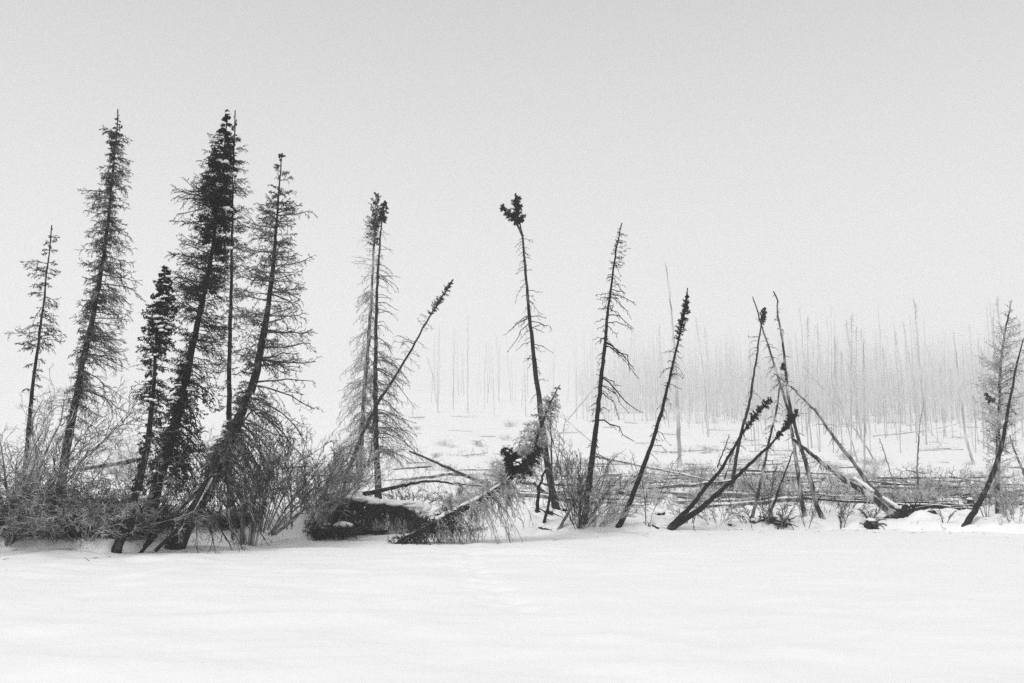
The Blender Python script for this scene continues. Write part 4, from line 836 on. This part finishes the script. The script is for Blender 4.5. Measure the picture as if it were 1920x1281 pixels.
for i in range(112):
    if i < 90: px, py = rng.uniform(1060, 1940), rng.uniform(868, 952)
    elif i < 104: px, py = rng.uniform(740, 1080), rng.uniform(830, 915)
    else: px, py = rng.uniform(430, 760), rng.uniform(860, 930)
    put_log(i, px, py, rng.normal() * (.3 if rng.random() < .55 else 1.0) + (math.pi if rng.random() < .5 else 0), rng.uniform(.45, 1.3), 'frosted fallen log among the deadfall strewn over the snowy meadow', LG)
for i in range(44):
    px, py = rng.uniform(730, 1500 if i > 34 else 1940), rng.uniform(770, 868)
    put_log(i, px, py, rng.normal() * .5 + (math.pi if rng.random() < .5 else 0), rng.uniform(1.1, 2.0), 'faint fallen log lying on the misty slope in front of the far forest', 'faint logs on the misty slope')
log('long grey pole resting across the meadow from the feathery-topped trunk to the low leaners', (1115, 855), (1350, 905), 41, 36, .07, .03, 'bark_grey', n=24, twigs=90, tl=.45, tmat='twig_frost')
log('very long thin pole lying level behind the crossing poles', (1290, 930), (1560, 940), 37, 38, .04, .03, 'bark_grey', n=20, twigs=60, tl=.5, snow=False)
log('long snow-banked log stretching behind the sapling at right', (1700, 905), (1860, 928), 43, 40, .09, .06, 'bark_dark', n=20, twigs=40, tl=.6)
log('dark low log edging the snow behind the bowed trunk', (1180, 938), (1300, 943), 38.5, 38, .06, .04, 'bark_dark', n=18, twigs=60, tl=.5)
log('dark log across the meadow behind the willow fan', (1145, 903), (1330, 908), 48, 47, .07, .05, 'bark_dark', n=18, twigs=50, tl=.6)
# brush: low shrubs over the meadow, real copies of four prototypes
SH = []
for k in range(4):
    N = 26; phi = rng.uniform(0, 6.28, N); out = np.stack([np.cos(phi), np.sin(phi), np.zeros(N)], 1); rr = rng.random(N)
    d = unit(out * (rr * [1.2, .6, 1.6, .4][k])[:, None] + np.array([0, 0, 1.])); L = rng.uniform(.6, 1.3, N); uu = np.linspace(0, 1, 6)
    P = out[:, None] * .3 * rr[:, None, None] + L[:, None, None] * d[:, None] * uu[None, :, None] + rng.normal(size=(N, 6, 3)) * .05 * uu[None, :, None]
    b = MB(); b.tubes(P, .010 * (1 - .7 * uu)[None] * np.ones((N, 1)), 3)
    P2, L2 = spawn(P, L, 6, .2, 1, 20, 60, .5, .4, .05, 4, .08); b.tubes(P2, .007 * np.linspace(1, .5, 4)[None] * np.ones((len(P2), 1)), 3)
    P3, L3 = spawn(P2, L2, 4, .2, 1, 20, 60, .5, .4, .05, 3, .08); b.tubes(P3, .006 * np.linspace(1, .5, 3)[None] * np.ones((len(P3), 1)), 3)
    o = b.build('meadow_shrub', M['twig_frost' if k % 2 else 'twig_pale']); SH.append(o.data); bpy.data.objects.remove(o)
for i in range(112):
    if i < 74: px, py = rng.uniform(1060, 1940), rng.uniform(862, 955)
    elif i < 98: px, py = rng.uniform(730, 1060), rng.uniform(800, 930)
    else: px, py = rng.uniform(0, 700), rng.uniform(800, 930)
    Y = depth_of(px, py); p = at(px, py, Y)
    if Y > 700: continue
    o = link('meadow_shrub', SH[i % 4]); o.location = (p[0], Y, gz(p[0], Y) - .03); o.rotation_euler = (0, 0, rng.uniform(0, 6.28)); s_ = rng.uniform(.5, 1.1) * (1 + .010 * (Y - 35)); o.scale = (s_, s_, s_ * rng.uniform(.35, .75))
    tag(o, 'low rimed shrub', 'shrub', 'low shrubs scattered over the snowy meadow'); REG['shrub'].append((o, px, 'bushy rimed meadow shrub' if s_ > .95 else 'small rimed meadow shrub'))
# distant dark line of brush seen between the left trees
for i in range(9):
    px, py = 34 + i * 12 + rng.normal() * 2, 765 + rng.normal() * 1.5; Y = depth_of(px, py); p = at(px, py, Y)
    o = link('hillside_shrub', SH[2]); o.location = (p[0], Y, gz(p[0], Y)); o.rotation_euler = (0, 0, i * 1.3); s_ = 2.2; o.scale = (s_, s_, s_ * .6)
    tag(o, ordinal_word[i] + ' low bush from the left in the dark row crossing the left snow slope', 'shrub', 'row of low bushes on the left slope')

# ------------------------------------------------------------------ mid-distance single trees
build_tree('dead_tree', 'pale grey bare trunk standing alone in the fog behind the bowed black trunk', 'tree',
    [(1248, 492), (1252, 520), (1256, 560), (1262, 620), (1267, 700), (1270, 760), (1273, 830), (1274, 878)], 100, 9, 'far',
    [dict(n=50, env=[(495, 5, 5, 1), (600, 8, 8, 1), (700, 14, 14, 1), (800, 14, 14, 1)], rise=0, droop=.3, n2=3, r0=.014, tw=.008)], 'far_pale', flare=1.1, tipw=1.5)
MID = [('straight thin grey pole with a small pointed top, right of the leaning poles', [(1619, 634), (1620, 700), (1621, 780), (1621, 882)], 75, 4.5),
 ('slender trunk with a dark tip leaning slightly left in front of the far forest', [(1787, 622), (1792, 660), (1797, 700), (1803, 760), (1813, 830), (1826, 872)], 85, 5.5),
 ('very thin crooked sapling standing behind the upturned roots', [(1733, 752), (1728, 775), (1724, 800), (1721, 850), (1719, 886), (1721, 893), (1721, 938)], 41, 5),
 ('thin forked sapling behind the spray of twigs', [(1648, 822), (1658, 850), (1668, 882), (1676, 905), (1688, 935)], 44, 3.5),
 ('faint pole leaning left in the mist above the slanting trunk', [(1503, 686), (1540, 725), (1575, 765), (1600, 800), (1640, 862)], 78, 3.5),
 ('faint pole leaning left behind the straight thin grey pole', [(1561, 718), (1578, 760), (1592, 810), (1608, 868)], 70, 3.2),
 ('faint slanting pole rising right across the far trunks', [(1812, 790), (1760, 803), (1700, 812), (1640, 817)], 90, 4),
 ('faint leaning pole in the fog beyond the heart-topped trunk', [(1134, 700), (1100, 745), (1062, 790)], 120, 3.5),
 ('faint crossed pole in the fog beyond the feathery-topped trunk', [(1058, 785), (1085, 808), (1120, 838)], 95, 3.5),
 ('wispy pole in the fog right of the twin trunks', [(800, 668), (812, 705), (822, 775)], 300, 1.8),
 ('thin faint upright pole left of the heart-topped trunk', [(984, 700), (985, 740), (986, 782)], 260, 1.7),
 ('thin faint pole in the open snow between twin trunks and heart-topped trunk', [(878, 590), (877, 660), (877, 775)], 300, 1.8)]
for lab, pts, Y, w_ in MID:
    pys = [p[1] for p in pts]; a_, b_ = min(pys), max(pys)
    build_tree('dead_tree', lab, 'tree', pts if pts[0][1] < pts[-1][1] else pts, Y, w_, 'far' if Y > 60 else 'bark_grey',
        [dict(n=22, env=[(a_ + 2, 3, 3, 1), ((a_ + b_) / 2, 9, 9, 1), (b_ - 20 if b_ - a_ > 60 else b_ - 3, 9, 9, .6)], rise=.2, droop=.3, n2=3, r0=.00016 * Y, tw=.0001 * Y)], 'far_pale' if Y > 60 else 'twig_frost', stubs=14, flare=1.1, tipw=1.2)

# ------------------------------------------------------------------ the far burnt forest
PT = []
def proto_tree(k):
    n = 16; H = 16.0; z = np.linspace(-.4, H, n); cx_ = rng.normal() * .25
    Q = np.stack([cx_ * (z / H) ** 2 * 2 + .06 * np.cumsum(rng.normal(size=n)), .06 * np.cumsum(rng.normal(size=n)), z], 1)
    r = np.linspace(.105, .02, n); t = MB(); t.tubes(Q, r, 6, .2)
    m = MB(); nb = [26, 50, 90, 34, 130, 60, 40, 110][k]; ll = [.5, .7, .9, .6, .9, 1.1, .5, 1.2][k]
    P, L = spawn(Q[None], np.array([1.0]), nb, [.3, .2, .3, .45, .25, .15, .4, .3][k], .99, 70, 110, ll * 1.2, .45, .25, 5, .05)
    m.tubes(P, .014 * np.linspace(1, .4, 5)[None] * np.ones((len(P), 1)), 3)
    P, L = spawn(P, L, 4, .2, 1, 25, 60, .4, .4, .25, 3, .06); m.tubes(P, .010 * np.linspace(1, .5, 3)[None] * np.ones((len(P), 1)), 3)
    if k in (2, 4, 7):
        P, L = spawn(Q[None], np.array([1.0]), 60, .86, 1.0, 40, 80, .25, 0, 0, 3, .05); m.tubes(P, .03 * np.linspace(1, .4, 3)[None] * np.ones((len(P), 1)), 3)
    def mk(b, nm, mm):
        o = b.build(nm, mm); me = o.data; bpy.data.objects.remove(o); return me
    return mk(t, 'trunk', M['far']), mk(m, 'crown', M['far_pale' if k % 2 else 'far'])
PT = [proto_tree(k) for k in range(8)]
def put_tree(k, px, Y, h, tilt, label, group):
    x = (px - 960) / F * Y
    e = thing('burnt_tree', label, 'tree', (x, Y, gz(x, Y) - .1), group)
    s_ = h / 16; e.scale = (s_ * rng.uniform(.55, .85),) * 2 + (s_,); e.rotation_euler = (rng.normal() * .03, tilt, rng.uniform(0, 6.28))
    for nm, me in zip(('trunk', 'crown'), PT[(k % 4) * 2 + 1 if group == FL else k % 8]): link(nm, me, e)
    size = 'tall' if h > 28 else 'short'; kind_ = 'twiggy' if k % 8 in (2, 4, 5, 7) else 'bare'
    if abs(tilt) > .15: kind_ = 'slanting'
    REG['tree'].append((e, px, '%s %s %s trunk' % (size, kind_, 'ghostly' if group == FL else 'misty')))
FG = 'burnt trunks of the far forest on the right'; FL = 'fainter trunks of the far forest at centre'
for i in range(190):
    px = 1210 + 760 * rng.random() ** .8; Y = rng.uniform(210, 390)
    if px < 1400: Y += 75
    h = 16 + 22 * rng.random() ** 1.3; tl = rng.normal() * .045 if rng.random() < .86 else rng.normal() * .45
    put_tree(i, px, Y, h, tl, 'slim pale burnt trunk in the dense misty forest on the right slope', FG)
for i in range(46):
    px = rng.uniform(800, 1240); Y = rng.uniform(400, 560); h = 17 + 20 * rng.random() ** 1.2
    put_tree(i, px, Y, h, rng.normal() * .04, 'very faint slim trunk in the thin misty forest at centre', FL)
# the mass behind: one object, nobody could count it
fm = MB(); N = 2600
px = 1080 + 900 * rng.random(N) ** .75; Y = rng.uniform(350, 620, N); x = (px - 960) / F * Y; z0 = ground(x, Y); h = 11 + 26 * rng.random(N) ** 1.7
uu = np.linspace(0, 1, 5)
P = np.stack([x, Y, z0], 1)[:, None] + np.stack([rng.normal(size=(N, 1)) * .4 * uu[None], rng.normal(size=(N, 1)) * .2 * uu[None], h[:, None] * uu[None]], -1)
fm.tubes(P, .17 * (1 - .8 * uu)[None] * np.ones((N, 1)), 4)
P2, L2 = spawn(P, np.ones(N), 26, .2, .98, 70, 110, 3.0, .5, .2, 3, .05); fm.tubes(P2, .05 * np.linspace(1, .5, 3)[None] * np.ones((len(P2), 1)), 3)
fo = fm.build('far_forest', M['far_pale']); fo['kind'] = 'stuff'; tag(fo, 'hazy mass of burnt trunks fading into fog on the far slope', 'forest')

# ------------------------------------------------------------------ needles, bark and twig litter on the snow by the shore
N = 1100; lx = rng.uniform(-14, 19, N); ly = shore(lx) + np.where(rng.random(N) < .2, -np.abs(rng.normal(size=N)) * 1.2, rng.uniform(0, 5, N))
keep = vnoise(lx * 1.3, ly * 1.1, 77) > -.12; lx = lx[keep]; ly = ly[keep]; N = len(lx)
lzz = np.maximum(ground(lx, ly), lake_z(lx, ly) - np.clip((ly - shore(lx) - 1) * .6, 0, 3)) + .004
an = rng.uniform(0, 6.28, N); ll = rng.uniform(.02, .16, N) * np.where(rng.random(N) < .1, 2.5, 1)
P0 = np.stack([lx, ly, lzz], 1); dd = np.stack([np.cos(an), np.sin(an), rng.normal(size=N) * .25], 1)
lm = MB(); lm.tubes(np.stack([P0, P0 + dd * ll[:, None] * .5 + rng.normal(size=(N, 3)) * .008, P0 + dd * ll[:, None]], 1), np.array([[.004, .004, .002]]) * rng.uniform(.5, 1.5, (N, 1)), 4)
lo = lm.build('twig_litter', M['twig_dark']); lo['kind'] = 'stuff'; tag(lo, 'dark twig and bark litter scattered on the snow along the shore', 'litter')

# ------------------------------------------------------------------ labels that tell the repeats apart
HIGH = [(-999, 'picture edge'), (440, 'open leaning spruce'), (700, 'twin trunks'), (1006, 'heart-topped trunk'), (1125, 'feathery-topped trunk'), (1245, 'bowed black trunk'), (1405, 'needle-torch pole'), (1482, 'tall bent pole'),
        (1620, 'straight grey pole'), (1803, 'dark-tipped slender trunk'), (1874, 'frost-feathered tree'), (1960, 'right edge')]
LOW = [(-999, 'left edge'), (115, 'tall shaggy spruce'), (270, 'short dark spruce'), (428, 'thin straight spruce'), (705, 'twin trunks'), (960, 'propped frosted crown'), (1105, 'feathery-topped trunk'), (1195, 'bowed black trunk'), (1330, 'low leaners'),
       (1500, 'crossing poles'), (1720, 'upturned root wad'), (1868, 'frost-feathered tree'), (1960, 'right edge')]
def ordinal(n):
    return {1: 'first', 2: 'second', 3: 'third', 4: 'fourth', 5: 'fifth', 6: 'sixth', 7: 'seventh', 8: 'eighth', 9: 'ninth', 10: 'tenth'}.get(n) or '%d%s' % (n, 'th' if 10 < n < 14 else {1: 'st', 2: 'nd', 3: 'rd'}.get(n % 10, 'th'))
def tell_apart(items, marks):
    """items: (object, picture column, look)"""
    buckets = {}
    for o, px_, look in items:
        k = max(i for i, m_ in enumerate(marks) if px_ >= m_[0]); k = min(k, len(marks) - 2)
        buckets.setdefault((k, look), []).append((px_, o))
    for (k, look), lst in buckets.items():
        lst.sort(key=lambda t: t[0]); a_, b_ = marks[k][1], marks[k + 1][1]
        for j, (_, o) in enumerate(lst):
            where = ('between %s and %s' % (a_, b_)) if 0 < k < len(marks) - 2 else ('left of the ' + b_ if k == 0 else 'right of the ' + a_)
            o['label'] = ('%s %s, %s' % (('only' if len(lst) == 1 else ordinal(j + 1)), look, where)) + ('' if len(lst) == 1 else ', from left')
tell_apart(REG['tree'], HIGH); tell_apart(REG['log'], LOW); tell_apart(REG['shrub'], LOW)

# ------------------------------------------------------------------ the air
hb = MB()
x0, x1, y0, y1, z0_, z1 = -1480, 1480, -60, 1200, -6, 115
V = np.array([[x0, y0, z0_], [x1, y0, z0_], [x1, y1, z0_], [x0, y1, z0_], [x0, y0, z1], [x1, y0, z1], [x1, y1, z1], [x0, y1, z1]], float)
Q = np.array([[0, 3, 2, 1], [4, 5, 6, 7], [0, 1, 5, 4], [1, 2, 6, 5], [2, 3, 7, 6], [3, 0, 4, 7]])
h_ = link('haze', mesh_from('haze', V, Q, [hz], smooth=False)); h_['kind'] = 'stuff'
